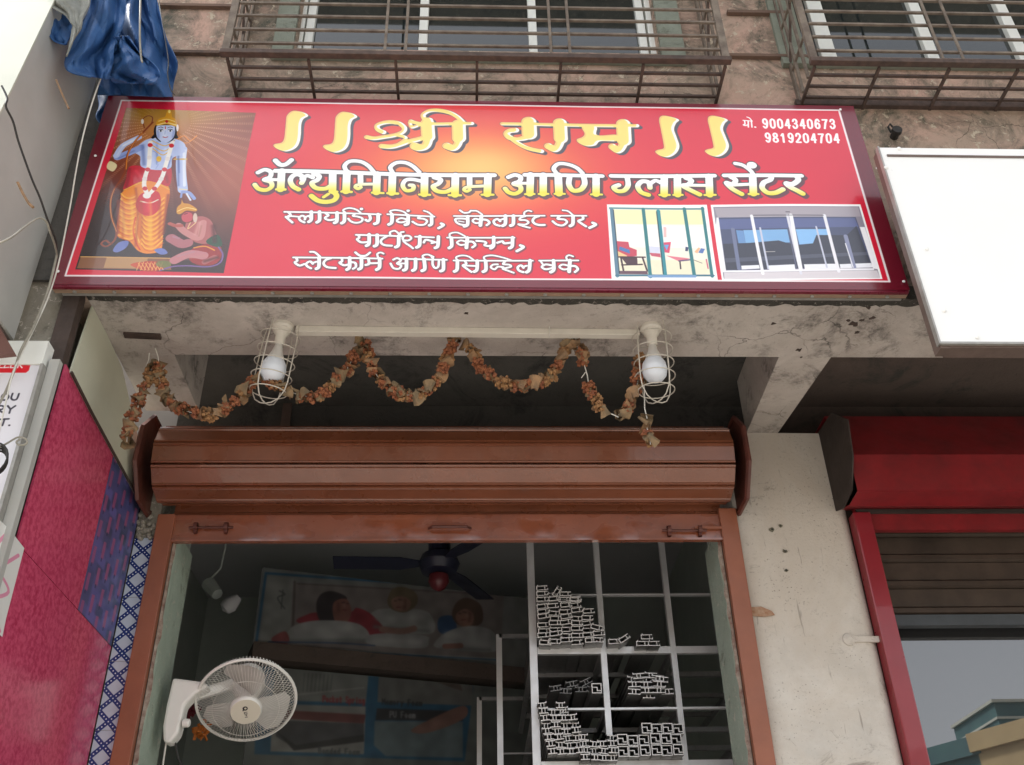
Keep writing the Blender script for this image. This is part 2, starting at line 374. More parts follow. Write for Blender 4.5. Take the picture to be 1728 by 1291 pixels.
SX0, SX1, SZ0, SZ1, SY = -1.566, 1.668, 2.371+CAMZ, 3.407+CAMZ, 2.93
def sign_canvas():
    W = 2000; H = int(W*(SZ1-SZ0)/(SX1-SX0))
    # affine-corrected corner mapping so the sheet stays a rectangle
    src = [(183, 161), (1435.6, 180), (1538, 487), (87, 482)]; dst = [(0, 0), (W, 0), (W, H), (0, H)]
    A = []; B = []
    for (x, y), (u, v) in zip(src, dst):
        A += [[x, y, 1, 0, 0, 0, -u*x, -u*y], [0, 0, 0, x, y, 1, -v*x, -v*y]]; B += [u, v]
    h = np.linalg.solve(np.array(A, float), np.array(B, float))
    mp = lambda x, y: ((h[0]*x+h[1]*y+h[2])/(h[6]*x+h[7]*y+1), (h[3]*x+h[4]*y+h[5])/(h[6]*x+h[7]*y+1))
    cv = Canvas(W, H, mp, '#6d1426')
    # field colour
    m = cv.new(); inner = [(206, 169), (1412, 187), (1504, 473), (112, 467)]; cv.poly_m(inner, m)
    Y, X = np.mgrid[0:H, 0:W].astype(np.float32)
    def dist(px, py, sx, sy):
        c0 = mp(px, py); return np.sqrt(((X-c0[0])/sx)**2+((Y-c0[1])/sy)**2)
    red = np.zeros((H, W, 3), np.float32); red[:] = cv.c('#d81e3a')
    g = np.exp(-dist(800, 285, 330, 190)**2)[..., None]; red = red*(1-g)+cv.c('#f58a3c')*g
    g = np.exp(-dist(815, 285, 150, 90)**2)[..., None]; red = red*(1-g*.8)+cv.c('#ffd27a')*g*.8
    cv.paint(m, red)
    # picture of a standing figure and a kneeling one, in generic devotional style
    O = (80, 150); S = 3.689
    T = lambda pts: [(O[0]+x/S, O[1]+y/S) for x, y in pts]
    ms = 1/S
    m = cv.new(); cv.poly_m(T([(495,115),(1310,150),(1120,1150),(180,1130)]), m)
    pic = np.zeros((H, W, 3), np.float32); pic[:] = cv.c('#5c2016')
    low = np.clip((Y-mp(*T([(600,560)])[0])[1])/(H*.16), 0, 1)[..., None]
    pic = pic*(1-low*.8)+cv.c('#170c0c')*low*.8
    rr_ = dist(*T([(1180,560)])[0], 150, 200); g = np.exp(-rr_**2)[..., None]; pic = pic*(1-g*.85)+cv.c('#b0604c')*g*.85
    cx_, cy_ = mp(*T([(750,210)])[0]); R_ = np.hypot(X-cx_, Y-cy_); A_ = np.arctan2(Y-cy_, X-cx_)
    g = np.exp(-(R_/105)**2)[..., None]; pic = pic*(1-g)+cv.c('#d8a848')*g
    g = np.exp(-(R_/230)**2)[..., None]*.55; pic = pic*(1-g)+cv.c('#b4663a')*g
    rays = (np.clip(np.cos(A_*46)*2-.6, 0, 1)*np.exp(-(R_/210)**2)*(R_ > 60)*(.55+.45*np.cos(R_*1.1)))[..., None]
    pic = pic*(1-rays*.75)+cv.c('#f0b890')*rays*.75
    yy = np.exp(-dist(*T([(640,150)])[0], 200, 34)**2)[..., None]; pic = pic*(1-yy*.7)+cv.c('#b58a20')*yy*.7
    cv.paint(m, pic)
    cv.poly(T([(215,1050),(780,1055),(790,1132),(190,1125)]), '#8a5a3a'); cv.poly(T([(380,1055),(640,1057),(630,1125),(360,1120)]), '#c79a62', .8); cv.stroke(T([(215,1050),(780,1058)]), 8*ms, '#d9a860', 1, False); cv.stroke(T([(190,1125),(700,1134)]), 6*ms, '#3a1a12', 1, False)
    B1, B2, B3 = '#bccaf2', '#92a4dc', '#e2eafd'
    def st(p, w_, c, al=1.0): cv.stroke(T(p), w_*ms, c, al)
    def po(p, c, al=1.0, sm=True): cv.poly(T(p), c, al, sm)
    def el(x, y, rx, ry, c, al=1.0, rot=0): cv.ell(*T([(x, y)])[0], rx*ms, ry*ms, c, al, rot)
    # shawl trailing right, halo cloth
    st([(790,440),(810,520),(830,600)], 40, '#6b2418'); st([(820,310),(860,290),(900,320),(940,290)], 8, '#e8903a'); st([(830,325),(880,335),(920,310)], 6, '#e8903a')
    # dhoti
    po([(480,640),(600,575),(740,590),(775,640),(755,760),(735,900),(722,1005),(640,1030),(575,1010),(520,950),(450,925),(442,860),(455,760),(465,690)], '#ee8a1c')
    for i in range(9):
        y = 660+i*32; st([(468-i*2,y-6),(490,y+14),(525,y+22),(562,y+8)], 9, '#ffc240', .85); st([(468-i*2,y+6),(492,y+27),(528,y+34),(558,y+22)], 6, '#cc5a10', .8)
    for i in range(10):
        y = 690+i*30; st([(598,y+4),(625,y+34),(675,y+36),(740-i*1,y-14)], 9, '#ffc240', .85); st([(600,y+18),(628,y+48),(678,y+49),(738,y)], 6, '#cc5a10', .8)
    st([(560,800),(545,880),(565,960),(590,1005)], 10, '#d9421a'); st([(580,790),(565,880),(585,960)], 6, '#ffd860')
    po([(520,485),(600,480),(700,500),(780,492),(772,600),(700,585),(620,570),(560,590),(482,630),(500,560)], '#c4182c'); st([(484,632),(560,596),(620,575)], 7, '#f2b43a'); st([(700,588),(770,625)], 7, '#f2b43a')
    po([(600,650),(700,640),(715,730),(660,790),(590,775),(560,720)], '#d01c2c'); st([(590,700),(650,710),(700,690)], 10, '#f6e6d0')
    # legs
    po([(455,960),(515,950),(505,990),(450,1022),(418,1010)], '#6f7cc0'); po([(680,1005),(735,995),(765,1025),(720,1035)], '#6f7cc0')
    # torso and arms
    po([(585,340),(655,305),(800,308),(868,345),(850,400),(790,430),(778,490),(700,505),(595,485),(585,420),(548,390)], B1)
    st([(585,365),(520,395),(445,425)], 52, B2); st([(435,415),(480,350),(575,300)], 42, B1); st([(480,352),(560,308)], 14, B3)
    st([(850,375),(842,450),(846,540),(856,625)], 62, B1); st([(862,400),(862,480),(866,600)], 18, B3); st([(828,440),(832,520)], 12, B2)
    st([(856,640),(895,645),(928,680)], 24, B2); st([(850,640),(845,672)], 14, B2); st([(880,650),(905,690)], 12, B3)
    st([(640,380),(690,400),(690,470)], 10, B2, .7); st([(700,470),(685,495)], 8, B2, .7); st([(800,436),(878,436)], 12, '#d8a83a'); st([(835,622),(880,626)], 9, '#e8d8b0')
    def so(p, w_, c, al=.6): cv.soft(T(p), w_*ms, c, al)
    for k3 in range(5): x = 475+k3*58; so([(x, 700), (x+8, 800), (x+4, 930)], 22, '#a83c08' if k3 % 2 == 0 else '#ffd23c', .45)
    so([(450,700),(448,900)], 26, '#8a2c08', .7); so([(765,660),(735,900)], 24, '#8a2c08', .7); so([(560,620),(575,800),(560,980)], 20, '#a8400c', .6); so([(640,800),(660,980)], 34, '#ffc030', .5); so([(470,760),(500,900)], 22, '#ffd860', .4)
    so([(520,500),(500,610)], 26, '#7c0c18', .6); so([(560,510),(600,560)], 24, '#f04050', .5); so([(740,500),(760,580)], 20, '#7c0c18', .5); so([(640,690),(640,760)], 34, '#f04048', .5)
    so([(600,350),(610,470)], 26, '#6274ae', .7); so([(690,330),(690,460)], 18, '#7c8ec8', .5); so([(640,370),(640,420)], 32, '#dbe5fb', .6); so([(745,370),(750,420)], 32, '#dbe5fb', .6); so([(780,420),(760,485)], 20, '#6274ae', .6); so([(545,385),(450,432)], 14, '#5c6ea8', .6)
    so([(826,420),(828,600)], 16, '#5c6ea8', .7); so([(872,380),(868,600)], 14, '#e4ecfc', .6); so([(440,412),(490,340),(570,300)], 12, '#e4ecfc', .5)
    # head
    el(742,262,74,72,'#181214'); st([(690,270),(665,300)], 22, '#181214'); st([(795,270),(812,300)], 22, '#181214')
    po([(684,240),(700,225),(790,225),(803,245),(798,290),(775,320),(742,334),(708,318),(688,290)], '#c8d4f6'); st([(725,330),(725,355),(770,350)], 26, B1); cv.soft(T([(700,300),(695,260)]), 16*ms, '#7c8ec8', .6); cv.soft(T([(790,300),(795,260)]), 16*ms, '#7c8ec8', .6); cv.soft(T([(735,250),(740,300)]), 26*ms, '#e6eefc', .6)
    [ (el(x, 258, 12, 6, '#f4f4fa'), el(x, 258, 5.5, 6, '#14141e'), st([(x-14,252),(x,248),(x+14,253)], 4, '#14141e'), st([(x-16,240),(x,234),(x+15,240)], 4, '#20202c')) for x in (713, 773) ]; st([(741,258),(739,280)], 4, B2); st([(728,296),(742,300),(757,296)], 6, '#b02038'); st([(742,232),(742,246)], 5, '#c02020')
    po([(686,225),(690,195),(712,178),(738,170),(752,140),(765,128),(778,142),(785,172),(806,184),(815,215),(812,232),(750,218)], '#d89a1e'); st([(692,222),(750,208),(808,222)], 9, '#fbe08a'); st([(700,198),(750,186),(800,200)], 6, '#fbe08a'); el(750,200,9,9,'#b82020'); el(766,138,8,10,'#ffe27a'); el(818,240,8,22,'#f6eeee')
    for q in ([(660,320),(740,352),(800,318)], [(655,345),(735,385),(790,345)], [(665,370),(730,410),(785,365)]): st(q, 7, '#e2b04a')
    el(703,435,16,18,'#e6b83a')
    for q in ([(648,330),(645,400),(640,480),(620,540),(612,600),(632,655)], [(788,330),(765,410),(745,480),(728,540),(695,600),(645,655)]):
        st(q, 27, '#f4f0ea')
        for j, (x, y) in enumerate(cr(q, k=3)[1::3]): el(x, y, 16, 13, '#cf2b33' if j % 2 == 0 else '#e8e0dc')
    el(630,665,26,18,'#f4f0ea')
    # bow and quiver
    st([(662,205),(600,270),(548,330),(505,410),(495,500),(470,560),(425,625),(402,700),(408,800),(440,890),(425,950),(375,985),(345,968),(370,948),(395,962)], 13, '#8a3a14'); st([(600,270),(548,330),(508,410),(498,500)], 5, '#e89030'); st([(425,625),(402,700),(408,800),(440,890)], 4, '#e8a050')
    st([(610,240),(600,190),(630,165),(660,175),(655,210)], 6, '#7a3018'); el(597,200,9,16,'#efe8e0'); po([(375,490),(395,450),(440,475),(415,515)], '#e2d3a4')
    # kneeling figure
    po([(880,830),(960,790),(1030,812),(1062,880),(1075,940),(1000,965),(930,950),(880,900)], '#b0605e'); st([(985,830),(965,925),(880,895),(830,850)], 46, '#c88482'); st([(975,850),(960,915)], 12, '#b87870')
    po([(935,985),(1080,965),(1105,1040),(1060,1095),(960,1100),(900,1060)], '#9a2420'); st([(930,990),(1000,980),(1060,1005)], 9, '#e8a030')
    st([(785,930),(850,965),(890,960)], 70, '#b06a72'); st([(800,920),(835,930)], 16, '#b27a88'); st([(810,1070),(900,1030),(990,1040)], 66, '#c07a80'); st([(830,1045),(930,1015)], 16, '#b98088'); st([(1060,1050),(1000,1080)], 40, '#b0605e')
    po([(1010,940),(1075,905),(1108,960),(1085,985),(1020,965)], '#274a30')
    st([(850,850),(810,850),(775,838)], 26, '#b8564a'); so([(1050,850),(1060,950)], 30, '#4c1c1a', .7); so([(960,830),(940,900)], 26, '#eab4ac', .5); so([(880,1060),(1000,1040)], 24, '#c08480', .5); so([(1000,1075),(1080,1050)], 26, '#4c1814', .7); el(893,790,46,42,'#7a2e26'); po([(850,790),(880,765),(915,775),(915,815),(880,828),(856,818)], '#c84a56'); el(935,800,14,30,'#d9c0b0'); st([(868,778),(885,772)], 5, '#301010')
    po([(818,770),(822,735),(845,712),(850,688),(862,708),(900,715),(945,745),(935,760),(880,755),(840,778)], '#d8942a'); st([(824,760),(880,738),(940,748)], 6, '#ffe08a'); st([(905,830),(890,870),(940,830)], 6, '#f0c890')
    st([(1085,985),(1112,1030),(1095,1085),(1020,1110),(900,1105),(800,1110),(720,1135)], 11, '#7b5a9a')
    el(655,1110,85,34,'#b8341c'); po([(530,1100),(590,1085),(590,1125)], '#c8502a')
    for i in range(7): st([(590+i*24,1082),(570+i*24,1135)], 5, '#f0b060'); st([(580+i*22,1090),(606+i*22,1132)], 5, '#f0b060')
    el(740,1095,50,22,'#6d7a3a', .8)
    # white line border
    for a, b in (((206,169),(1412,187)), ((1412,187),(1504,473)), ((1504,473),(112,467)), ((112,467),(206,169))): cv.stroke([a, b], 3.4, '#f5e9ea', 1, False)
    # ---- first line
    O1, O2, S1 = (420, 170), (820, 170), 3.927
    A = lambda pts: [(O1[0]+x/S1, O1[1]+y/S1) for x, y in pts]
    Bq = lambda pts: [(O2[0]+x/S1, O2[1]+y/S1) for x, y in pts]
    tm = cv.new()
    dn = [(268,100),(300,70),(345,70),(395,85),(408,103),(378,122),(364,160),(362,230),(352,285),(325,322),(270,341),(215,328),(183,306),(190,292),(235,282),(252,255),(258,200),(262,140)]
    cv.poly_m(A(dn), tm, True); cv.poly_m(A([(x+328+(y-200)*.02, y+5) for x, y in dn]), tm, True)
    for p, wd in (([(912,208),(875,190),(868,165),(900,148),(955,140),(1012,150),(1048,178),(1040,205),(990,226),(920,238),(850,248),(800,240)],36),
                  ([(900,298),(960,302),(1010,292),(1080,268),(1140,255),(1190,240)],42), ([(995,225),(1060,246),(1000,292)],26),
                  ([(1208,135),(1212,200),(1208,260),(1190,298),(1150,308),(1118,298)],64), ([(1200,150),(1208,240)],92),
                  ([(1090,135),(1130,148),(1200,156),(1350,156),(1496,156)],30), ([(1085,145),(1100,175),(1150,160)],26),
                  ([(1185,130),(1172,96),(1210,70),(1270,66),(1345,82),(1400,112),(1440,150)],34), ([(1405,150),(1412,230),(1408,280),(1380,312),(1330,298)],56), ([(1408,160),(1412,250)],92)): cv.stroke_m(A(p), wd/S1, tm)
    for p, wd in (([(125,158),(600,162),(1012,165)],30), ([(300,150),(308,200),(296,242),(240,255),(180,250),(155,225),(175,205),(215,200)],44), ([(300,145),(305,225)],100), ([(160,235),(230,285),(300,318),(388,336)],34),
                  ([(505,145),(516,215),(508,275),(480,320),(432,302)],56), ([(505,150),(512,250)],92), ([(920,148),(930,220),(925,280),(895,322),(855,300)],56), ([(922,155),(930,260)],96)): cv.stroke_m(Bq(p), wd/S1, tm)
    cv.poly_m(Bq([(652,170),(745,172),(752,225),(880,222),(882,262),(775,264),(742,292),(685,298),(632,278),(618,255),(655,238),(668,215)]), tm, True)
    d3 = [(1155,125),(1178,102),(1240,112),(1285,130),(1266,152),(1254,190),(1272,240),(1292,300),(1272,345),(1225,370),(1170,360),(1136,335),(1150,322),(1188,312),(1188,280),(1168,190)]
    cv.poly_m(Bq(d3), tm, True); cv.poly_m(Bq([(x+320+(y-200)*.03, y+1) for x, y in d3]), tm, True)
    # cut the small counters
    hole = cv.new()
    cv.poly_m(A([(918,182),(950,158),(1005,158),(1008,172),(970,190),(930,196)]), hole, True); cv.poly_m(A([(1225,108),(1265,84),(1330,95),(1385,132),(1290,135),(1250,118)]), hole, True); cv.poly_m(Bq([(195,240),(225,232),(252,236),(225,246)]), hole, True)
    tm = tm*(1-hole)
    kk = cv.k((800, 230)); sh = cv.new()
    for i in range(0, 11): sh = np.maximum(sh, shift(tm, kk*5.2*i/10, kk*4.6*i/10))
    cv.paint(sh, '#4a4650'); ol = np.maximum.reduce([shift(tm, dx, dy) for dx in (-1, 0, 1) for dy in (-1, 0, 1)]); cv.paint(ol, '#7a5a48', .8)
    cv.paint(tm, '#fbe07a'); 
    le = tm*(1-shift(tm, kk*2.6, kk*2.0)); cv.paint(le, '#f5b873', .7)
    re = tm*(1-shift(tm, -kk*4.2, -kk*1.5)); 
    for _ in range(2): re = (re+shift(re, 1, 0)+shift(re, -1, 0)+shift(re, 0, 1)+shift(re, 0, -1))/5
    cv.paint(np.clip(re*1.3, 0, 1)*tm, '#ffffff')
    # ---- second line
    t2 = cv.new(); S3 = 3.2; O3 = (1020, 180); C3 = lambda pts: [(O3[0]+x/S3, O3[1]+y/S3) for x, y in pts]
    l2a = [([(195,468),(1650,492)],32), ([(80,478),(125,460),(165,475),(160,508),(122,525),(165,540),(172,570),(135,592),(85,584),(58,556)],30), ([(125,524),(215,526)],24), ([(238,470),(232,588)],46), ([(205,588),(262,590)],20),
      ([(195,400),(228,428),(265,426),(302,398)],32), ([(352,590),(314,568),(296,532),(315,500),(352,492),(384,516),(372,548)],33), ([(372,520),(408,500),(446,512)],28),
      ([(452,488),(488,502),(476,528),(440,548),(468,580),(530,584),(570,562)],32), ([(578,480),(578,600)],46), ([(560,602),(608,604)],18), ([(580,600),(606,630),(588,660),(535,672),(480,662),(438,632)],34), ([(520,640),(550,620)],22),
      ([(672,475),(668,600)],46), ([(640,602),(704,604)],20), ([(672,470),(656,434),(690,402),(760,402),(812,428),(848,466)],28),
      ([(762,485),(764,550)],34), ([(764,556),(738,558),(730,572),(748,582),(766,572)],24), ([(762,552),(862,548)],24), ([(872,482),(870,604)],46), ([(842,606),(915,608)],18),
      ([(975,482),(972,606)],46), ([(945,608),(1012,610)],20), ([(975,470),(960,436),(1000,406),(1062,406),(1112,430),(1152,466)],28),
      ([(1178,528),(1110,514),(1062,520),(1044,556),(1068,588),(1110,582),(1114,556),(1092,552)],28), ([(1188,488),(1188,612)],46), ([(1155,614),(1225,616)],18),
      ([(1252,500),(1294,516),(1280,542),(1246,560),(1272,590),(1330,596),(1378,574)],32), ([(1392,490),(1392,616)],46), ([(1352,618),(1430,620)],18),
      ([(1486,500),(1488,560)],34), ([(1488,568),(1460,570),(1452,584),(1470,594),(1490,584)],24), ([(1486,564),(1600,560)],24), ([(1608,495),(1606,616)],46), ([(1570,618),(1645,620)],18)]
    l2b = [([(280,492),(790,496)],30), ([(172,506),(215,492),(252,506),(246,534),(208,550),(250,566),(254,596),(218,616),(176,606),(152,580)],30), ([(210,548),(300,548)],24), ([(318,492),(316,618)],44), ([(285,620),(345,620)],16), ([(402,494),(404,618)],44), ([(376,620),(436,620)],16),
      ([(500,494),(508,618)],46), ([(480,620),(545,620)],16), ([(492,484),(470,450),(500,418),(560,420),(620,442),(660,478)],28), ([(576,502),(572,556),(600,596),(650,590),(676,550),(668,502)],34), ([(750,498),(752,620)],44), ([(720,622),(790,622)],16),
      ([(850,494),(1525,496)],30), ([(955,504),(962,556),(936,592),(892,596),(868,572),(900,556)],32), ([(1096,620),(1048,602),(1026,562),(1052,530),(1096,536),(1106,572)],33), ([(1104,548),(1140,524),(1180,540)],28), ([(1198,500),(1200,618)],44), ([(1170,620),(1235,620)],16), ([(1284,500),(1288,618)],44), ([(1262,620),(1320,620)],16),
      ([(1340,508),(1376,526),(1356,552),(1322,560),(1370,588),(1432,618)],32), ([(1352,556),(1480,560)],24), ([(1490,500),(1498,620)],44), ([(1465,622),(1535,622)],16)]
    l2c = [([(655,372),(1065,374)],24), ([(690,380),(716,398),(700,420),(668,412),(700,444),(750,472)],26), ([(698,424),(800,420)],20), ([(806,378),(812,470)],36), ([(788,473),(838,473)],13), ([(712,308),(752,318),(792,346),(812,372)],22), ([(798,318),(802,318)],44),
      ([(905,378),(900,396),(866,412),(858,440),(888,466),(930,466),(968,448)],27), ([(1040,378),(1048,398),(1018,420),(986,416),(1004,434),(1040,452),(1074,470)],28)]
    for f_, L_, s_ in ((A, l2a, S1), (Bq, l2b, S1), (C3, l2c, S3)):
        for p, wd in L_: cv.stroke_m(f_(p), wd*1.12/s_, t2)
    def lettering(mask, grow, outc, shdx, shdy, shal, fill):
        g = mask.copy()
        for k2 in range(grow):
            g = np.maximum.reduce([g, shift(g, 1, 0), shift(g, -1, 0), shift(g, 0, 1), shift(g, 0, -1)])
        cv.paint(shift(g, shdx, shdy), '#4c3a44', shal); cv.paint(g, outc); cv.paint(mask, fill)
    fill = np.zeros((H, W, 3), np.float32); ya = mp(800, 312)[1]; t = np.clip((Y-ya+10)/34, 0, 1)[..., None]; fill[:] = cv.c('#ffffff')*(1-t)+cv.c('#f6e24a')*t
    lettering(t2, 3, '#3c3436', 5, 8, .8, fill)
    # ---- small lines
    t3 = cv.new(); O4, S4, O5, S5 = (460, 340), 6.171, (740, 340), 5.959
    D4 = lambda pts: [(O4[0]+x/S4, O4[1]+y/S4) for x, y in pts]; D5 = lambda pts: [(O5[0]+x/S5, O5[1]+y/S5) for x, y in pts]
    v4 = [([(160,108),(1168,134)],20), ([(205,115),(225,142),(196,165),(176,160),(210,190),(245,220)],24), ([(200,150),(305,160)],20), ([(372,220),(330,200),(315,172),(345,150),(378,165),(376,190)],24), ([(376,170),(412,152),(430,165)],22), ([(442,108),(442,190),(418,214)],34), ([(528,108),(530,195),(504,220)],34),
      ([(595,128),(622,148),(590,170),(600,188),(640,198),(695,190)],24), ([(712,118),(712,208),(688,226)],34), ([(790,118),(790,205),(764,230)],34), ([(788,115),(780,88),(838,70),(910,84),(958,118)],20), ([(905,128),(880,152),(930,160),(978,178),(968,212),(912,226),(858,210),(832,182)],22), ([(966,78),(968,78)],32), ([(1050,135),(1062,180),(1040,206),(1014,194)],28), ([(1142,132),(1140,215),(1108,235)],34),
      ([(1240,130),(1728,150)],20), ([(1288,132),(1286,215),(1256,240)],34), ([(1286,125),(1268,98),(1320,84),(1400,98),(1445,130)],20), ([(1445,185),(1390,170),(1348,185),(1345,208),(1390,216),(1445,200)],22), ([(1455,140),(1455,225),(1428,240)],34), ([(1454,90),(1456,90)],32), ([(1590,145),(1560,168),(1622,176),(1654,200),(1625,236),(1560,238),(1502,206)],22), ([(1700,150),(1702,225),(1680,244)],32), ([(1620,88),(1665,104),(1712,142)],20),
      ([(915,354),(1400,364)],20), ([(1535,367),(1728,372)],20), ([(945,360),(948,385),(928,402),(970,432),(1035,430)],24), ([(1052,348),(1052,445),(1026,468)],34), ([(1136,352),(1136,450),(1110,472)],34), ([(1232,370),(1186,400),(1178,434),(1215,460),(1290,466)],24), ([(1362,360),(1360,458),(1332,480)],34), ([(1275,355),(1272,322),(1325,308),(1372,350)],20), ([(1385,355),(1380,325),(1412,318)],20), ([(1408,400),(1404,378),(1432,358),(1474,362),(1492,386),(1462,408),(1412,410),(1440,440),(1476,462),(1512,490)],22), ([(1582,362),(1580,455),(1552,480)],34), ([(1625,428),(1648,398),(1728,418)],24),
      ([(260,587),(1195,602)],20), ([(292,592),(302,622),(278,640),(325,672),(375,658)],24), ([(448,702),(408,680),(398,652),(438,630),(466,655)],24), ([(466,645),(505,634)],22), ([(532,588),(530,685),(504,706)],34), ([(438,530),(485,535),(542,582)],22), ([(655,598),(600,618),(580,655),(618,690),(706,700)],24), ([(772,600),(772,632),(748,646),(795,672),(842,662)],24), ([(852,592),(852,690),(826,716)],34), ([(862,640),(912,648),(918,688),(890,708)],24), ([(976,592),(976,690),(950,712)],34), ([(912,538),(960,572),(1020,572),(1064,540)],24), ([(1048,600),(1056,655),(1022,668)],26), ([(1050,652),(1160,648)],22), ([(1166,602),(1166,690),(1136,716)],34), ([(1150,592),(1142,554),(1175,538),(1206,550)],20),
      ([(1310,612),(1350,596),(1388,620),(1350,650),(1392,672),(1368,706),(1312,698),(1282,652)],22), ([(1360,650),(1430,650)],20), ([(1447,602),(1446,700),(1420,720)],34), ([(1542,602),(1540,700),(1514,722)],34), ([(1630,602),(1640,700),(1612,724)],34), ([(1622,592),(1618,566),(1668,554),(1728,578)],20), ([(1400,602),(1728,606)],20)]
    v5 = [([(72,216),(95,232),(46,264)],28), ([(198,138),(1108,148)],18), ([(335,170),(270,164),(215,170),(228,205),(270,226),(325,232)],22), ([(245,190),(300,200)],12), ([(337,142),(337,225),(306,244)],32), ([(258,80),(300,106),(348,102),(368,84)],20), ([(380,86),(430,90),(482,126)],18), ([(475,142),(466,236)],34), ([(466,180),(412,168),(388,190),(420,212),(466,205)],20), ([(478,176),(530,182),(556,210),(530,234)],24),
      ([(660,242),(614,226),(600,192),(636,174),(664,196)],24), ([(662,184),(698,172)],20), ([(716,140),(716,220),(690,242)],32), ([(796,142),(796,225),(770,242)],32), ([(915,150),(868,165),(862,186),(920,190),(948,214),(912,234),(848,230),(905,252),(962,266)],20), ([(905,142),(906,112),(940,94),(975,102)],18), ([(1050,152),(1010,166),(990,196),(1012,226),(1058,240),(1110,240)],24),
      ([(1175,150),(1525,150)],18), ([(1262,152),(1240,180),(1308,188),(1332,215),(1290,246),(1232,236),(1190,204)],22), ([(1392,150),(1392,230),(1366,252)],32), ([(1288,94),(1342,104),(1388,142)],18), ([(1488,152),(1492,182),(1450,200),(1464,218),(1524,256)],24), ([(1590,220),(1620,238),(1560,270)],28),
      ([(-20,418),(20,408)],22), ([(46,350),(42,445),(16,466)],32), ([(135,360),(810,362)],18), ([(176,360),(182,440),(156,466)],32), ([(160,348),(166,318),(236,308),(315,346)],18), ([(338,360),(330,462)],34), ([(330,402),(272,388),(236,410),(270,434),(330,426)],20), ([(342,400),(392,402),(418,434),(390,458)],24), ([(430,392),(500,398),(528,412),(512,436),(560,444),(600,428)],22), ([(602,355),(602,440),(576,466)],32), ([(640,412),(690,398),(712,418),(785,410)],24), ([(792,360),(790,445),(764,466)],32), ([(872,440),(902,458),(838,496)],28),
      ([(-20,556),(0,580)],18), ([(-8,600),(-5,640),(20,670),(50,655),(56,600)],22), ([(100,582),(102,680),(76,700)],32), ([(-40,586),(135,586)],18), ([(205,592),(1000,592)],18), ([(242,592),(240,680),(214,702)],32), ([(236,585),(232,556),(290,540),(352,550),(405,585)],18), ([(318,598),(332,624),(298,642),(340,675),(385,706)],22), ([(315,642),(430,645)],20), ([(442,592),(440,680),(414,702)],32), ([(526,592),(530,680),(504,702)],32), ([(518,585),(512,552),(590,538),(700,560),(785,588)],18), ([(648,628),(600,632),(580,658),(618,678),(650,652),(705,656)],20), ([(722,600),(702,625),(765,632),(782,650),(735,664),(700,672),(760,694),(810,712)],20),
      ([(908,706),(864,690),(850,658),(882,638),(908,662)],24), ([(908,650),(940,642)],20), ([(972,588),(966,680),(940,706)],32), ([(1065,592),(1455,592)],18), ([(1195,640),(1130,630),(1092,654),(1130,678),(1195,666)],22), ([(1080,600),(1100,626)],18), ([(1207,590),(1212,680),(1182,706)],32), ([(1372,590),(1366,702)],34), ([(1366,645),(1300,632),(1268,655),(1310,680),(1366,672)],20), ([(1378,645),(1430,650),(1452,680),(1425,706)],24), ([(1350,592),(1334,560),(1360,540),(1402,552)],18)]
    for f_, L_, s_ in ((D4, v4, S4), (D5, v5, S5)):
        for p, wd in L_: cv.stroke_m(f_(p), wd*1.14/s_, t3)
    lettering(t3, 2, '#5a4048', 2, 3, .6, '#ffffff')
    # ---- telephone numbers
    DG = {'0': [[(.5,0),(.15,.15),(.08,.5),(.15,.85),(.5,1),(.85,.85),(.92,.5),(.85,.15),(.5,0)]], '1': [[(.2,.25),(.5,.05),(.55,.05),(.55,1)]], '2': [[(.1,.28),(.25,.05),(.6,0),(.88,.2),(.8,.45),(.4,.75),(.1,.98),(.9,.98)]],
      '3': [[(.12,.22),(.3,.03),(.65,.02),(.85,.22),(.7,.45),(.45,.48),(.75,.52),(.9,.75),(.65,.98),(.3,.98),(.1,.78)]], '4': [[(.72,1),(.72,.02),(.62,.04),(.08,.7),(.95,.7)]],
      '6': [[(.85,.2),(.6,0),(.3,.08),(.1,.45),(.12,.8),(.45,1),(.8,.9),(.88,.65),(.65,.42),(.3,.48),(.12,.68)]], '7': [[(.08,.04),(.92,.04),(.6,.4),(.38,1)]],
      '8': [[(.5,.47),(.2,.32),(.2,.1),(.5,0),(.8,.1),(.8,.32),(.5,.47),(.15,.62),(.12,.88),(.5,1),(.88,.88),(.85,.62),(.5,.47)]], '9': [[(.88,.35),(.65,.58),(.3,.52),(.1,.3),(.25,.06),(.6,0),(.88,.2),(.9,.55),(.7,.92),(.4,1),(.15,.85)]]}
    def digits(txt, x0, x1, y0, y1, mask):
        pw = (x1-x0)/len(txt)
        for i, ch in enumerate(txt):
            for stp in DG[ch]: cv.stroke_m(C3([(x0+pw*(i+.5)+(px-.5)*pw*.66+(.5-py)*-7, y0+4+py*(y1-y0-8)+(i-5)*.3) for px, py in stp]), 11.5/S3, mask, smooth=ch not in '147')
    t4 = cv.new(); digits('9004340673', 846, 1242, 66, 121, t4); digits('9819204704', 862, 1266, 142, 197, t4)
    for p, wd in (([(748,76),(796,80)],7), ([(756,80),(758,96),(750,100),(760,104),(774,100)],8), ([(775,78),(777,112)],8), ([(792,80),(796,112)],8), ([(768,58),(782,64),(794,78)],7), ([(812,112),(815,112)],10)): cv.stroke_m(C3(p), wd/S3, t4)
    cv.paint(t4, '#ffffff')
    # ---- photo of a teal sliding window
    O6, S6 = (1030, 340), 9.095; E6 = lambda pts: [(O6[0]+x/S6, O6[1]+y/S6) for x, y in pts]
    def q6(p, c, al=1.0, sm=False): cv.poly(E6(p), c, al, sm)
    def s6(p, w_, c, sm=False): cv.stroke(E6(p), w_/S6, c, 1, sm)
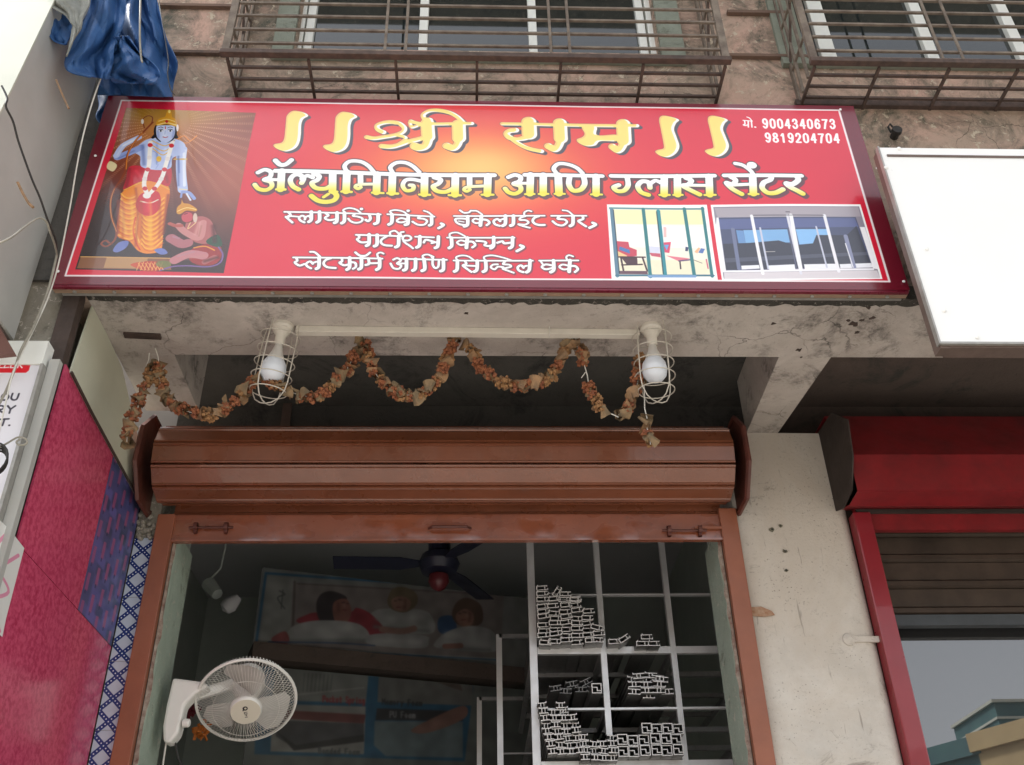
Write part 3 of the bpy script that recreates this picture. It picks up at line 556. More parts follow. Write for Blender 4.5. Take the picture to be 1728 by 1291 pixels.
    q6([(0,48),(1520,42),(1718,1190),(100,1195)], '#ffffff'); q6([(40,90),(1470,85),(1655,1140),(160,1155)], '#f4f2e2'); q6([(90,130),(1440,120),(1500,380),(150,350)], '#f6efb4', .8)
    q6([(150,350),(1500,340),(1580,700),(170,700)], '#ffffff', .7); q6([(180,900),(1600,880),(1630,1100),(200,1110)], '#efe7c4', .7)
    q6([(160,610),(340,620),(360,700),(470,740),(475,830),(300,860),(180,780)], '#c8465a'); q6([(210,690),(360,740),(370,800),(200,740)], '#4a78b8'); q6([(180,760),(330,830),(300,860),(180,840)], '#f0c890')
    q6([(230,850),(480,860),(490,960),(330,970)], '#4a2c34'); 
    for p in ([(200,850),(600,850)], [(230,850),(280,1070)], [(560,850),(640,1060)], [(250,970),(560,960)]): s6(p, 26, '#3c2228')
    q6([(210,1060),(640,1060),(650,1110),(210,1110)], '#6a4a56'); q6([(660,780),(830,790),(840,850),(700,830)], '#c85a70'); q6([(640,680),(820,690),(830,790),(660,780)], '#d8dcf0')
    q6([(880,620),(990,610),(970,780),(890,770)], '#d8486a'); q6([(885,660),(960,650),(930,740)], '#6aa8e0'); q6([(870,380),(915,390),(920,540),(880,540)], '#e8b0b0', .8)
    q6([(920,820),(1290,860),(1130,910)], '#e27a8a'); s6([(1120,900),(1290,880)], 26, '#5a4a70'); s6([(1135,910),(1148,1020)], 22, '#3c3038'); q6([(1215,680),(1260,690),(1250,750),(1210,745)], '#384068'); q6([(1410,770),(1450,700),(1510,710),(1480,780)], '#5878b8'); q6([(1350,760),(1410,690),(1440,700),(1400,780)], '#f0b890'); s6([(1340,880),(1470,930)], 14, '#8a8078'); s6([(1535,870),(1565,1010)], 20, '#d06080')
    TL = '#2c7a80'
    for p, w_, c in (([(70,110),(185,1140)],52,'#5a7f96'), ([(100,130),(215,1100)],14,'#243c4c'), ([(45,105),(1470,105)],34,'#5d9098'), ([(1455,90),(1630,1135)],46,TL), ([(170,1130),(1650,1120)],36,'#3f6f84'), ([(555,110),(690,1150)],52,TL), ([(785,140),(912,1110)],58,'#2a8a98'), ([(760,150),(885,1100)],16,'#244850'), ([(1180,100),(1360,1130)],52,TL), ([(670,1140),(1370,1135)],50,'#7aa0cc')): s6(p, w_, c)
    # ---- photo of a silver shop front
    O7, S7 = (1200, 340), 5.76; E7 = lambda pts: [(O7[0]+x/S7, O7[1]+y/S7) for x, y in pts]
    def q7(p, c, al=1.0, sm=False): cv.poly(E7(p), c, al, sm)
    def s7(p, w_, c, sm=False): cv.stroke(E7(p), w_/S7, c, 1, sm)
    q7([(20,28),(1452,22),(1685,742),(150,762)], '#ffffff'); q7([(45,48),(1440,42),(1660,730),(165,742)], '#8f8a98'); q7([(60,60),(1430,50),(1460,140),(90,150)], '#a9a2ac'); q7([(165,680),(1630,660),(1660,730),(170,742)], '#d8d2d8')
    q7([(95,150),(1410,145),(1590,620),(180,660)], '#4a5272')
    q7([(100,165),(1400,155),(1440,240),(120,262)], '#5b6594'); q7([(340,270),(760,265),(790,390),(370,400)], '#7fb0e0'); q7([(840,265),(1140,262),(1170,330),(1010,400),(880,410)], '#8abef0'); q7([(270,270),(340,275),(370,400),(300,400)], '#6a94c8')
    q7([(150,400),(400,392),(680,370),(780,400),(900,415),(1010,400),(1040,320),(1180,320),(1330,320),(1420,230),(1530,500),(1585,620),(180,655)], '#3a3d4c', 1, False); q7([(170,540),(1560,480),(1570,510),(180,580)], '#666b80', .5)
    q7([(330,612),(500,605),(510,640),(335,650)], '#eef0f8'); q7([(590,610),(840,600),(850,650),(600,655)], '#eef0f8'); q7([(930,600),(1240,595),(1260,645),(940,650)], '#eef0f8'); q7([(1270,600),(1570,588),(1590,630),(1280,640)], '#eef0f8')
    q7([(80,150),(100,150),(185,655),(150,680),(75,240)], '#f4f4fa'); q7([(1452,240),(1500,240),(1640,650),(1590,640)], '#f6f6fb')
    for p, w_, c in (([(415,135),(540,690)],30,'#f2f2f8'), ([(755,130),(905,690)],24,'#dcdce8'), ([(790,130),(900,640)],36,'#f4f4fa'), ([(1110,130),(1265,670)],30,'#eeeef6'), ([(500,250),(590,640)],18,'#c8cce0'), ([(770,250),(860,640)],12,'#5a5e78'), ([(1035,240),(1150,630)],16,'#c8cce0'), ([(240,260),(310,640)],36,'#707898'), ([(1320,330),(1410,630)],40,'#8a90b0'), ([(1320,400),(1400,630)],10,'#f0f0f8'), ([(430,130),(1100,130)],8,'#3a3a44'), ([(160,668),(1590,648)],24,'#f4f4fa')): s7(p, w_, c)
    s7([(742,100),(775,100)], 10, '#4a4450'); s7([(560,478),(650,476)], 5, '#f0e8e0')
    return cv
#NEXT
#PART2
# ------------------------------------------------------------------ ground, street, buildings over the street
Z0 = CAMZ
g = MB().quad((-60,-70,0),(60,-70,0),(60,40,0),(-60,40,0)); tag(obj('ground', g, MT['ground']), kind='structure')
g = MB().quad((-60,-13,.004),(60,-13,.004),(60,-3.2,.004),(-60,-3.2,.004)); tag(obj('road', g, MT['road']), kind='structure')
def plastermat(n, c, dk): return simple(n, c, .85, 0, var=.3, scale=.8, bump=.2, dark=dk)
bcream = plastermat('ochre_building_paint', (.48,.36,.19), (.36,.27,.15)); bteal = plastermat('teal_building_paint', (.07,.16,.16), (.045,.10,.12)); bpale = plastermat('pale_building_paint', (.36,.29,.22), (.28,.22,.17))
bwin = simple('dark_window_hole', (.03,.03,.035), .4, 0, var=.3, scale=2, bump=0)
bwhite = simple('white_window_surround', (.5,.5,.44), .7, 0, var=.1, scale=2, bump=0)
def building(name, label, x0, x1, y, depth, h, m, rows, cols, ww, wh, top=None, off=1.2):
    t = thing(name, label, 'building', (0.5*(x0+x1), y-depth/2, 0) if y < -5 else (0, 0, 0))
    obj('wall', MB().box((x0, y-depth, 0), (x1, y, h)), m, t)
    obj('parapet', MB().box((x0-.15, y-depth, h+.002), (x1+.15, y+.15, h+.5)), top or m, t)
    for r in range(rows):
        for c_ in range(cols):
            cx = x0+(c_+.5)*(x1-x0)/cols; cz = h-off-r*3.0
            f = obj('window', MB().box((cx-ww/2-.1, y+.003, cz-wh-.1), (cx+ww/2+.1, y+.06, cz+.1)), bwhite, t)
            p = link(bpy.data.objects.new('pane', mesh_of('pane', MB().box((cx-ww/2, y+.063, cz-wh), (cx+ww/2, y+.08, cz))))); p.data.materials.append(bwin); p.parent = f
    return t
# positions follow what the shop glass mirrors: mirror plane at Y = GY
GY = 4.22
def turned(t, s0):
    t.rotation_euler.z = BROT; t.location = (13.5+.47*s0, -21.96+.88*s0, 0); return t
BROT = math.atan2(.88, .47)
turned(building('ochre_building', 'ochre plastered building mirrored in the glass beside the red frame', 0, 9, 0, 6, 8.2, bcream, 2, 4, .9, 1.2, off=1.0), 1.75)
turned(building('teal_building', 'dark teal building left of the ochre one in the reflection', -9, 0, -.1, 6, 8.15, bteal, 2, 4, 1.7, 1.2, off=1.7), 1.70)
tt = thing('roof_tank_house', 'teal rooftop room with white ledges mirrored above the ochre building', 'building', (20, -27, 8))
obj('wall', MB().box((17.9,-29,6),(26,-25.6,11.0)), bteal, tt); obj('ledge', MB().box((17.8,-29,11.003),(26.1,-25.5,11.1)), bwhite, tt); obj('ledge', MB().box((17.85,-29,10.45),(26.1,-25.55,10.53)), bwhite, tt)
building('low_building', 'long low pale building far across the street', -26, 4.6, -21, 8, 9.0, bpale, 2, 9, 1.2, 1.3)

# ------------------------------------------------------------------ main building: upper wall with window openings
WY = 3.05                                  # outer face of the upper wall and edge beam
def Z(x, y, Y): return P(x, y, 'Y', Y).z
zs = P(1285, 730, 'Y', 4.05).z             # underside of the overhang (the whitewashed soffit)
wx0, wx1 = P(497, 84, 'Y', WY).x, P(1112, 86, 'Y', WY).x; wz0 = Z(800, 86, WY); wz1 = wz0+1.25
vx0 = P(1357, 84, 'Y', WY).x; vx1 = vx0+2.6; vz0 = Z(1500, 97, WY)
bld = thing('pink_upper_wall', 'weathered pink plastered upper wall with mouldy stains above the red signboard', 'wall', (0, 3.3, zs))
m = MB(); yb = 3.30
top = zs+4.2
segs = [(-7, zs+.002, 9, wz0), (-7, wz1, 9, top), (-7, wz0, wx0, wz1), (wx1, wz0, vx0, wz1), (vx1, wz0, 9, wz1)]
for x0, z0, x1, z1 in segs: m.box((x0, WY, z0), (x1, yb, z1))
obj('wall', m, MT['pink_wall'], bld)
if vz0 > wz0+.002: pass
# raised plaster ridges
for (px0, y0), (px1, y1), w_ in (((236,12),(402,16),.018), ((285,90),(382,96),.018), ((1216,97),(1372,101),.018), ((1226,24),(1330,27),.02)):
    a = P(px0, y0, 'Y', WY); b = P(px1, y1, 'Y', WY)
    z = (a.z+b.z)/2; obj('ridge', MB().box((a.x, WY-.022, z-w_/2), (b.x, WY-.001, z+w_/2)), MT['ridge'], bld)
# cement surround bands beside the window
for x0, x1 in ((wx0-.10, wx0-.005), (wx1+.005, wx1+.12)): obj('window_surround', MB().box((x0, WY-.02, wz0-.05), (x1, WY-.001, wz1)), MT['greytrim'], bld)
obj('window_surround', MB().box((vx0-.13, WY-.02, vz0-.05), (vx0-.005, WY-.001, wz1)), MT['greytrim'], bld)
obj('sill', MB().box((wx0-.1, WY-.03, wz0-.09), (wx1+.12, WY-.0005, wz0-.052)), MT['greytrim'], bld)
obj('sill', MB().box((vx0-.13, WY-.03, vz0-.09), (vx1, WY-.0005, vz0-.052)), MT['greytrim'], bld)
# small rusty bracket stubs and a knob of old pipe on the wall
a = P(1508, 232, 'Y', WY); t = thing('pipe_stub', 'black capped pipe stub sticking out of the pink wall above the white signboard', 'pipe', a)
obj('pipe', MB().lathe([(.0,0),(.018,0),(.018,.03),(.024,.032),(.022,.05),(.0,.053)], 12, Matrix.Translation(a) @ Matrix.Rotation(PI/2, 4, 'X')), MT['blackcable'], t)
obj('hook', MB().tube([a+Vector((-.01,-.01,.02)), a+Vector((-.022,-.02,.045)), a+Vector((-.012,-.025,.06)), a+Vector((0,-.02,.045))], .005), MT['blackcable'], t)
# canopy slab over the upper windows (above the frame, mirrored by the glass)
sl = thing('window_canopy_slab', 'concrete canopy slab projecting over the upper floor windows', 'canopy', (0, 2.9, wz1+.1))
obj('slab', MB().box((wx0-.3, 2.35, wz1+.06), (wx1+.3, WY-.002, wz1+.14)), MT['concrete'], sl); obj('slab', MB().box((vx0-.3, 2.35, wz1+.06), (vx1+.3, WY-.002, wz1+.14)), MT['concrete'], sl)

# windows
def window(name, label, x0, x1, z0, z1, bars, group=None):
    t = thing(name, label, 'window', ((x0+x1)/2, WY+.1, z0), group)
    y0 = WY+.06
    obj('frame', MB().box((x0, y0-.02, z0), (x1, y0+.05, z0+.035)), MT['whiteal'], t); obj('frame', MB().box((x0, y0-.02, z1-.05), (x1, y0+.05, z1)), MT['whiteal'], t)
    xs = []
    for bx, bw in bars: obj('mullion', MB().box((bx, y0-.015, z0+.036), (bx+bw, y0+.045, z1-.052)), MT['whiteal'], t, bevel=.003); xs.append((bx, bx+bw))
    xs = [(x0, x0)] + sorted(xs) + [(x1, x1)]
    for (a0, a1), (b0, b1) in zip(xs[:-1], xs[1:]):
        if b0-a1 > .1: obj('pane', MB().box((a1+.001, y0+.012, z0+.036), (b0-.001, y0+.018, z1-.052)), MT['glass'], t)
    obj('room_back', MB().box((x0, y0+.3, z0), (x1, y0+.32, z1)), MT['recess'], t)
    return t
px = lambda x, y=84: P(x, y, 'Y', WY+.06).x
window('sliding_window', 'white framed sliding window behind the wide rusty grille above the red sign', wx0, wx1, wz0, wz1, [(px(495), px(509)-px(495)), (px(512), px(526)-px(512)), (px(706), px(721)-px(706)), (px(893), px(907)-px(893)), (px(1080), px(1093)-px(1080)), (px(1097), px(1111)-px(1097))])
window('sliding_window', 'white framed sliding window behind the grille at the top right corner', vx0, vx1, vz0, wz1, [(px(1383,90), .075), (px(1561,90), .055), (px(1713,90), .055), (px(1870,90), .055)])
# grilles
GYF = 2.80
def grille(name, label, cl, cr, zbot, xs_depth, hy, hx_ref, dbl, nback=4, back_rail=False, extra_left=True, cx1=None):
    xl = P(*cl, 'Y', GYF).x; xr = cx1 if cx1 else P(*cr, 'Y', GYF).x
    t = thing(name, label, 'window grille', ((xl+xr)/2, WY-.1, zbot))
    R = MT['rust']; R2 = MT['rust2']; ztop = zbot+1.5
    obj('bottom_rail', MB().box((xl-.02, GYF-.014, zbot), (xr+.02, GYF+.016, zbot+.026)), R, t, bevel=.002)
    for i in range(1, nback):
        y = GYF+(WY-GYF)*i/nback+.01
        obj('floor_bar', MB().box((xl+.004, y-.006, zbot+.004), (xr-.004, y+.006, zbot+.016)), R, t)
    if back_rail: obj('back_rail', MB().box((xl-.02, WY-.024, zbot-.004), (xr+.02, WY-.002, zbot+.03)), R, t)
    for x in xs_depth: obj('cross_bar', MB().box((x-.006, GYF+.017, zbot-.009), (x+.006, WY-.001, zbot+.0035)), R, t)
    for y in hy:
        z = Z(hx_ref, y, GYF); obj('rail', MB().bar((xl+.02, GYF, z), (xr-.02, GYF, z+.004), .011, .011), R2, t)
    for i in range(4):
        z = Z(hx_ref, hy[-1], GYF)+.085*(i+1); obj('rail', MB().bar((xl+.02, GYF, z), (xr-.02, GYF, z), .011, .011), R2, t)
    for x in (xl, xr): obj('corner_post', MB().box((x-.016, GYF-.005, zbot+.027), (x+.016, GYF+.015, ztop)), R2, t)
    for x in dbl: obj('upright', MB().box((x-.006, GYF-.013, zbot+.027), (x+.006, GYF-.007, ztop)), R2, t)
    for x in (xl, xr):
        for f_ in (.38, .7): y = GYF+(WY-GYF)*f_; obj('side_bar', MB().box((x-.006, y-.006, zbot+.017), (x+.006, y+.006, ztop)), R2, t)
        obj('side_strip', MB().box((x-.004, WY-.03, zbot+.017), (x+.004, WY-.002, ztop)), R2, t)
        obj('brace', MB().bar((x, GYF+.02, zbot+.62), (x, WY-.03, zbot+.28), .010, .010, (1, 0, 0)), R, t)
        for k2 in range(3): z = zbot+.22+.3*k2; obj('side_rail', MB().box((x-.005, GYF+.016, z), (x+.005, WY-.002, z+.01)), R2, t)
zb1 = (Z(378, 96, GYF)+Z(1226, 101, GYF))/2
grille('box_grille', 'wide rusty box grille over the window directly above the red signboard', (378,96), (1226,101), zb1,
       [P(x, 98, 'Y', GYF).x for x in (381, 519, 667, 805, 947, 1086, 1224)], (76, 53, 30, 9), 650, [P(x, 96, 'Y', GYF).x for x in (649, 684, 930, 962)])
zb2 = Z(1500, 108, GYF)
xr2 = P(1373, 104, 'Y', GYF).x+2.1
grille('box_grille', 'rusty box grille at the top right corner, cut off by the picture edge', (1375,104), (1728,112), zb2,
       [P(x, 108, 'Y', GYF).x for x in (1377, 1486, 1604, 1719)]+[xr2], (88, 65, 43, 22, 2), 1550, [P(x, 105, 'Y', GYF).x for x in (1591, 1625)], back_rail=True, cx1=xr2)

# ------------------------------------------------------------------ overhang: edge beam, cross beams, recess ceiling
SYI = 3.42
bm_ = thing('concrete_overhang', 'whitewashed concrete edge beam with cracked underside carrying the signboards', 'beam', (0, 3.2, zs))
obj('edge_beam', MB().box((-1.50, WY, zs-.0), (9, SYI, zs+.38)) if False else MB().box((-1.475, WY+.001, zs-.001), (9, SYI, zs-.0002)).box((-1.475, SYI-.03, zs), (9, SYI, zs+.30)), MT['soffit'], bm_)
a0, a1 = P(1314, 603, 'Z', zs-Z0), P(1402, 603, 'Z', zs-Z0)
ribm = MB().prism([(a0.x, SYI+.001, zs-.001), (a1.x, SYI+.001, zs-.001), (1.452, 4.06, zs-.001), (1.302, 4.06, zs-.001)], (0, 0, .30))
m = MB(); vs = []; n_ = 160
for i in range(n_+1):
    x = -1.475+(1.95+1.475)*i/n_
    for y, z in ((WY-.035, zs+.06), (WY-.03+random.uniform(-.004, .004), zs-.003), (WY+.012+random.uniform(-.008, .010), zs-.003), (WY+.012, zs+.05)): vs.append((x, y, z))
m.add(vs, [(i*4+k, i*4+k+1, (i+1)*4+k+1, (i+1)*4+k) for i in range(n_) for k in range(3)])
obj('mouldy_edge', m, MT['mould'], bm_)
obj('cross_beam', ribm, MT['soffit'], bm_)
obj('cross_beam', MB().box((-1.475, SYI+.001, zs-.001), (-1.24, 3.86, zs+.30)), MT['soffit'], bm_)
obj('cross_beam', MB().box((3.9, SYI+.001, zs-.001), (4.1, 4.05, zs+.3)), MT['soffit'], bm_)
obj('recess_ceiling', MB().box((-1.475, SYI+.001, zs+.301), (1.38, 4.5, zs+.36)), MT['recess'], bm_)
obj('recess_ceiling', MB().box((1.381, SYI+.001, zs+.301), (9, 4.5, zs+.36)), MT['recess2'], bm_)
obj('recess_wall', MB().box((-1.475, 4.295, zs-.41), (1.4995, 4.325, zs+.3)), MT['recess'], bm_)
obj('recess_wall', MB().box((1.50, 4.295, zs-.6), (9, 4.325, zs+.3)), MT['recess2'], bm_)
a = P(483, 700, 'Y', 4.27); obj('hanger_strip', MB().box((a.x-.022, 4.27, a.z-.1), (a.x+.022, 4.285, zs+.3)), MT['browntrim'], bm_)
# a black rusty patch of exposed steel in the soffit
a = P(210, 563, 'Z', zs-Z0); b = P(272, 566, 'Z', zs-Z0)
obj('exposed_bar', MB().bar(a+Vector((0,0,-.006)), b+Vector((0,0,-.006)), .03, .012), MT['brownwood'], bm_)
for x, y, s_ in ((1443,546,.028), (1472,536,.016), (1349,590,.018), (1305,545,.014), (1447,560,.018), (787,528,.012), (1432,540,.012), (1466,519,.016), (1455,540,.014), (1352,602,.01), (1383,500,.01)):
    a = P(x, y, 'Z', zs-Z0); pts = []
    for i in range(11):
        an = 2*PI*i/11; r = s_*random.uniform(.35, 1.0); pts.append(a+Vector((math.cos(an)*r, math.sin(an)*r*.9, -.003)))
    obj('spalled_patch', MB().prism(pts, (0, 0, .0015)), MT['brownwood'], bm_)

# ------------------------------------------------------------------ red signboard
cv = sign_canvas()
pm = print_mat('flex_print', cv, rough=.24, spec=.8, coat=.45, bump=.3)
sg = thing('shop_signboard', 'long red printed signboard with yellow Devanagari lettering, a deity picture and two window photos', 'signboard', (0.05, 2.96, SZ0))
# gently rippled vinyl sheet
nx, nz = 60, 20; vs = []; uvv = []
for j in range(nz+1):
    for i in range(nx+1):
        u, v = i/nx, j/nz; e = math.sin(PI*u)**.5*math.sin(PI*v)**.5
        vs.append((SX0+(SX1-SX0)*u, SY-.001-.004*e*(math.sin(u*21+v*4)+.6*math.sin(u*7-v*9)), SZ0+(SZ1-SZ0)*v)); uvv.append((u, v))
me = bpy.data.meshes.new('printed_face'); fs = [(j*(nx+1)+i, j*(nx+1)+i+1, (j+1)*(nx+1)+i+1, (j+1)*(nx+1)+i) for j in range(nz) for i in range(nx)]
me.from_pydata(vs, [], fs); l = me.uv_layers.new(name='uv')
for p in me.polygons:
    p.use_smooth = True
    for li in p.loop_indices: l.data[li].uv = uvv[me.loops[li].vertex_index]
me.materials.append(pm); obj('printed_face', me, None, sg)
maroon = simple('maroon_vinyl_edge', (.17,.012,.03), .3, 0, var=.2, scale=8, bump=.05)
obj('side_wrap', MB().box((SX0-.001, SY+.002, SZ0), (SX0+.004, SY+.05, SZ1)), maroon, sg); obj('side_wrap', MB().box((SX1-.004, SY+.002, SZ0), (SX1+.001, SY+.05, SZ1)), MT['trim'], sg)
obj('backing_box', MB().box((SX0+.005, SY+.012, SZ0+.004), (SX1-.005, SY+.056, SZ1-.004)), MT['browntrim'], sg)
obj('top_wrap', MB().box((SX0+.004, SY+.002, SZ1-.0035), (SX1-.004, SY+.05, SZ1)), maroon, sg)
obj('bottom_wrap', MB().box((SX0+.004, SY+.001, SZ0-.010), (SX1-.004, SY+.016, SZ0+.001)), maroon, sg)
obj('bottom_strip', MB().box((SX0+.004, SY+.017, SZ0-.010), (SX1-.004, SY+.038, SZ0-.001)), simple('tan_strip', (.33,.22,.15), .6, 0, var=.3, scale=10), sg)
obj('bottom_strip', MB().box((SX0+.03, SY+.039, SZ0-.013), (SX1-.02, SY+.050, SZ0-.002)), MT['trim'], sg)
for i in range(22):
    x = SX0+.08+i*(SX1-SX0-.16)/21; obj('screw', MB().lathe([(.0075,0),(.0075,.004),(.003,.006)], 8, Matrix.Translation((x, SY+.027, SZ0-.0105)) @ Matrix.Rotation(PI, 4, 'X')), MT['trim'], sg)
for x, y in ((161,263),(98,458),(1480,284),(1525,475),(1418,185)):
    a = P(x, y, 'Y', SY-.006); obj('screw', MB().lathe([(.006,0),(.005,.003)], 8, Matrix.Translation(a) @ Matrix.Rotation(PI/2, 4, 'X')), MT['white'], sg)

# ------------------------------------------------------------------ white signboard on the right
WSY = 2.76
a = P(1474, 249, 'Y', WSY); b = P(1599, 577, 'Y', WSY); xL = (a.x+b.x)/2; zt = a.z; zbm = b.z
ws = thing('blank_signboard', 'blank white sheet metal signboard with riveted edge, cut off at the right', 'signboard', (3.2, WSY, zbm))
obj('face', MB().box((xL, WSY, zbm), (xL+3.2, WSY+.008, zt)), MT['white'], ws)
obj('side_frame', MB().box((xL-.002, WSY+.009, zbm-.02), (xL+.03, WSY+.06, zt+.005)), MT['browntrim'], ws); obj('bottom_frame', MB().box((xL+.031, WSY+.009, zbm-.018), (xL+3.2, WSY+.07, zbm+.01)), MT['browntrim'], ws)
obj('edge_trim', MB().box((xL-.008, WSY-.003, zbm-.008), (xL-.0015, WSY+.02, zt+.006)), MT['trim'], ws); obj('edge_trim', MB().box((xL-.001, WSY-.003, zbm-.009), (xL+3.2, WSY+.02, zbm-.0005)), MT['trim'], ws)
obj('mounting_post', MB().box((xL+.9, WSY+.071, zbm+.5), (xL+.94, WY-.005, zt-.02)), MT['browntrim'], ws); obj('back_sheet', MB().box((xL+.031, WSY+.05, zbm+.0105), (xL+3.2, WSY+.06, zt-.002)), MT['browntrim'], ws)
s0 = P(1497, 261, 'Y', WSY-.004); obj('top_slot', MB().box((s0.x, WSY-.0035, s0.z-.008), (xL+3.2, WSY-.0005, s0.z+.003)), MT['browntrim'], ws)
for x, y in ((1495,283),(1593,524),(1648,569),(1517,251),(1563,420)):
    a = P(x, y, 'Y', WSY-.001); obj('rivet', MB().lathe([(.009,0),(.007,.004),(.002,.006)], 10, Matrix.Translation(a) @ Matrix.Rotation(PI/2, 4, 'X')), MT['white'], ws)
#PART3
# ------------------------------------------------------------------ columns and side walls at shop level
FY = 4.05
c1 = P(1237, 864, 'Y', FY).x; c2 = P(1434, 861, 'Y', FY).x
col = thing('whitewashed_column', 'stained cream whitewashed column between the brown and the red shutter', 'column', ((c1+c2)/2, FY, 0))
cc = MB(); R_ = .06; prof = [(c1+.005, FY+.5), (c1+.005, FY+.012), (c1+.012, FY+.004), (c1+.02, FY)]
for k2 in range(9): an = PI/2*k2/8; prof.append((c2-R_+math.sin(an)*R_, FY+R_-math.cos(an)*R_))
prof.append((c2, FY+.5)); n_ = 30; vs = []
for k2 in range(n_+1):
    z = (zs-.002)*k2/n_
    for x, y in prof: vs.append((x, y+.004*math.sin(z*3+x*9), z))
N_ = len(prof); fs = [(k2*N_+i, k2*N_+i+1, (k2+1)*N_+i+1, (k2+1)*N_+i) for k2 in range(n_) for i in range(N_-1)]
cc.add(vs, fs); obj('shaft', cc, MT['column'], col, smooth=True)
for x, y in ((1317,887),(1325,930),(1327,962),(1303,893)):
    a = P(x, y, 'Y', FY-.004); r = random.uniform(.004, .008)
    ring_ = [Vector((a.x+math.cos(q)*r*random.uniform(.7, 2.2), FY-.001, a.z+math.sin(q)*r*random.uniform(.7, 1.8))) for q in np.linspace(0, 2*PI, 10)[:-1]]
    obj('plug_hole', MB().prism(ring_, (0, -.002, 0)), MT['moss'], col)
    core = [Vector((a.x+math.cos(q)*r*.7, FY-.0035, a.z+math.sin(q)*r*random.uniform(.4, .8))) for q in np.linspace(0, 2*PI, 8)[:-1]]
    obj('plug_hole', MB().prism(core, (0, .0005, 0)), MT['blackcable'], col)
a = P(1262, 1033, 'Y', FY); b = P(1307, 1036, 'Y', FY); obj('bracket_scar', MB().prism([a+Vector((0,-.003,.02)), a+Vector((.06,-.003,.024)), b+Vector((-.01,-.003,.012)), b+Vector((0,-.003,-.006)), a+Vector((.07,-.003,-.022)), a+Vector((0,-.003,-.018))], (0,.002,0)), simple('rust_scar', (.28,.12,.05), .9, 0, var=.6, scale=40, bump=.6, dark=(.45,.33,.24)), col)
a = P(1432, 1080, 'Y', FY); b = P(1474, 1074, 'Y', FY); lug = thing('wall_lug', 'plastered over metal lug holding the red jamb to the column', 'bracket', a)
obj('strap', MB().box((a.x+.01, FY-.012, a.z-.012), (b.x+.02, FY+.002, a.z+.012)), MT['column'], lug); obj('boss', MB().lathe([(.03,0),(.026,.012),(.01,.018),(.0,.018)], 12, Matrix.Translation((a.x, FY+.003, a.z)) @ Matrix.Rotation(PI/2, 4, 'X')), MT['column'], lug)

# left pier: rough concrete face behind the neighbour's sign
SXW = -1.475
pier = thing('left_concrete_pier', 'rough broken concrete pier with a brown timber strip left of the red sign', 'pier', (-1.7, 3.05, 0))
xr_ = P(118, 560, 'Y', 3.03).x
m = MB(); n_ = 40; vs = []; 
for k2 in range(n_+1):
    z = P(60, 1291, 'Y', 3.03).z-1+k2*(zs+1.0-(P(60, 1291, 'Y', 3.03).z-1))/n_
    for i, x in enumerate(np.linspace(-2.4, SXW-.075, 12)): vs.append((x+random.uniform(-.006, .008)*(i == 11)*2, 3.03+random.uniform(-.006, .006), z))
m.add(vs, [(k2*12+i, k2*12+i+1, (k2+1)*12+i+1, (k2+1)*12+i) for k2 in range(n_) for i in range(11)]); m.box((-2.4, 3.05, 0), (SXW-.08, 3.6, zs+1))
obj('concrete', m, MT['concrete'], pier)
obj('gap_shade_sheet', MB().box((-2.4, 3.008, P(95, 470, 'Y', 3.0).z), (-1.50, 3.022, zs+1.3)), MT['recess'], pier)  # dark sheet added to stand for the shade of the deep gap
zc = P(95, 600, 'Y', 3.0).z
obj('lower_render', MB().box((-2.3, 3.005, 0), (SXW-.04, 3.02, zc-.1)), MT['moss'], pier)
obj('timber_strip', MB().box((SXW-.075, 3.01, zc-.35), (SXW-.012, 3.06, zs+.12)), MT['brownwood'], pier)
obj('timber_strip', MB().box((SXW-.038, 3.0, 0), (SXW-.012, 3.06, zc-.352)), MT['moss'], pier)

# side wall with laminate sample sheets (plane X = SXW)
side = thing('sample_sheet_wall', 'side wall clad in pink, purple woven and white laminate sheets at the left', 'wall', (SXW-.05, 3.5, 0))
ptop = P(112, 615, 'X', SXW); pbk = P(241, 858, 'X', SXW); topz = lambda y: ptop.z+(pbk.z-ptop.z)*(y-ptop.y)/(pbk.y-ptop.y)
obj('backing_wall', MB().prism([(SXW-.012, 3.0, 0), (SXW-.012, 4.3, 0), (SXW-.012, 4.3, topz(4.3)+.3), (SXW-.012, 3.0, topz(3.0)-.01)], (-.12, 0, 0)), MT['moss'], side)
yA = P(112, 615, 'X', SXW).y; yS = 3.74
yS = P(160, 905, 'X', SXW).y
jz = P(133, 1030, 'X', SXW); jz2 = P(192, 1096, 'X', SXW); zj = (jz.z+jz2.z)/2
def sheet(name, y0, y1, z0, z1a, z1b, m, t=.008):
    return obj(name, MB().prism([(SXW-.0, y0, z0), (SXW, y1, z0), (SXW, y1, z1b), (SXW, y0, z1a)], (-t, 0, 0)), m, side)
sheet('pink_sheet', yA, yS-.001, zj+.0015, topz(yA), topz(yS), MT['pinklam'])
YE = 4.035
wvW, wvH = 300, 900
Lz0 = zj-.1
def weave():
    cvp = Canvas(wvW, wvH, lambda x, y: (x, y), '#54578a')
    r2 = np.random.default_rng(3)
    nz_ = r2.random((15, 5)); nz_ = np.kron(nz_, np.ones((60, 60))); 
    for _ in range(14): nz_ = (nz_+np.roll(nz_, 2, 0)+np.roll(nz_, -2, 0)+np.roll(nz_, 2, 1)+np.roll(nz_, -2, 1))/5
    cvp.a += (nz_[..., None]-.5)*np.array([.16,.10,.22], np.float32)
    for i in range(5):
        for j in range(8):
            x = 12+i*62; y = j*150+(i % 2)*75-60
            cvp.poly([(x, y), (x+21, y-8), (x+21, y+88), (x, y+96)], '#a05580', .85)
            cvp.poly([(x+4, y+90), (x+14, y+86), (x+14, y+108), (x+4, y+112)], '#24244a', .5)
    return cvp
wm = print_mat('woven_laminate', weave(), rough=.3, spec=.5)
ztp, zts = topz(yS), topz(YE)
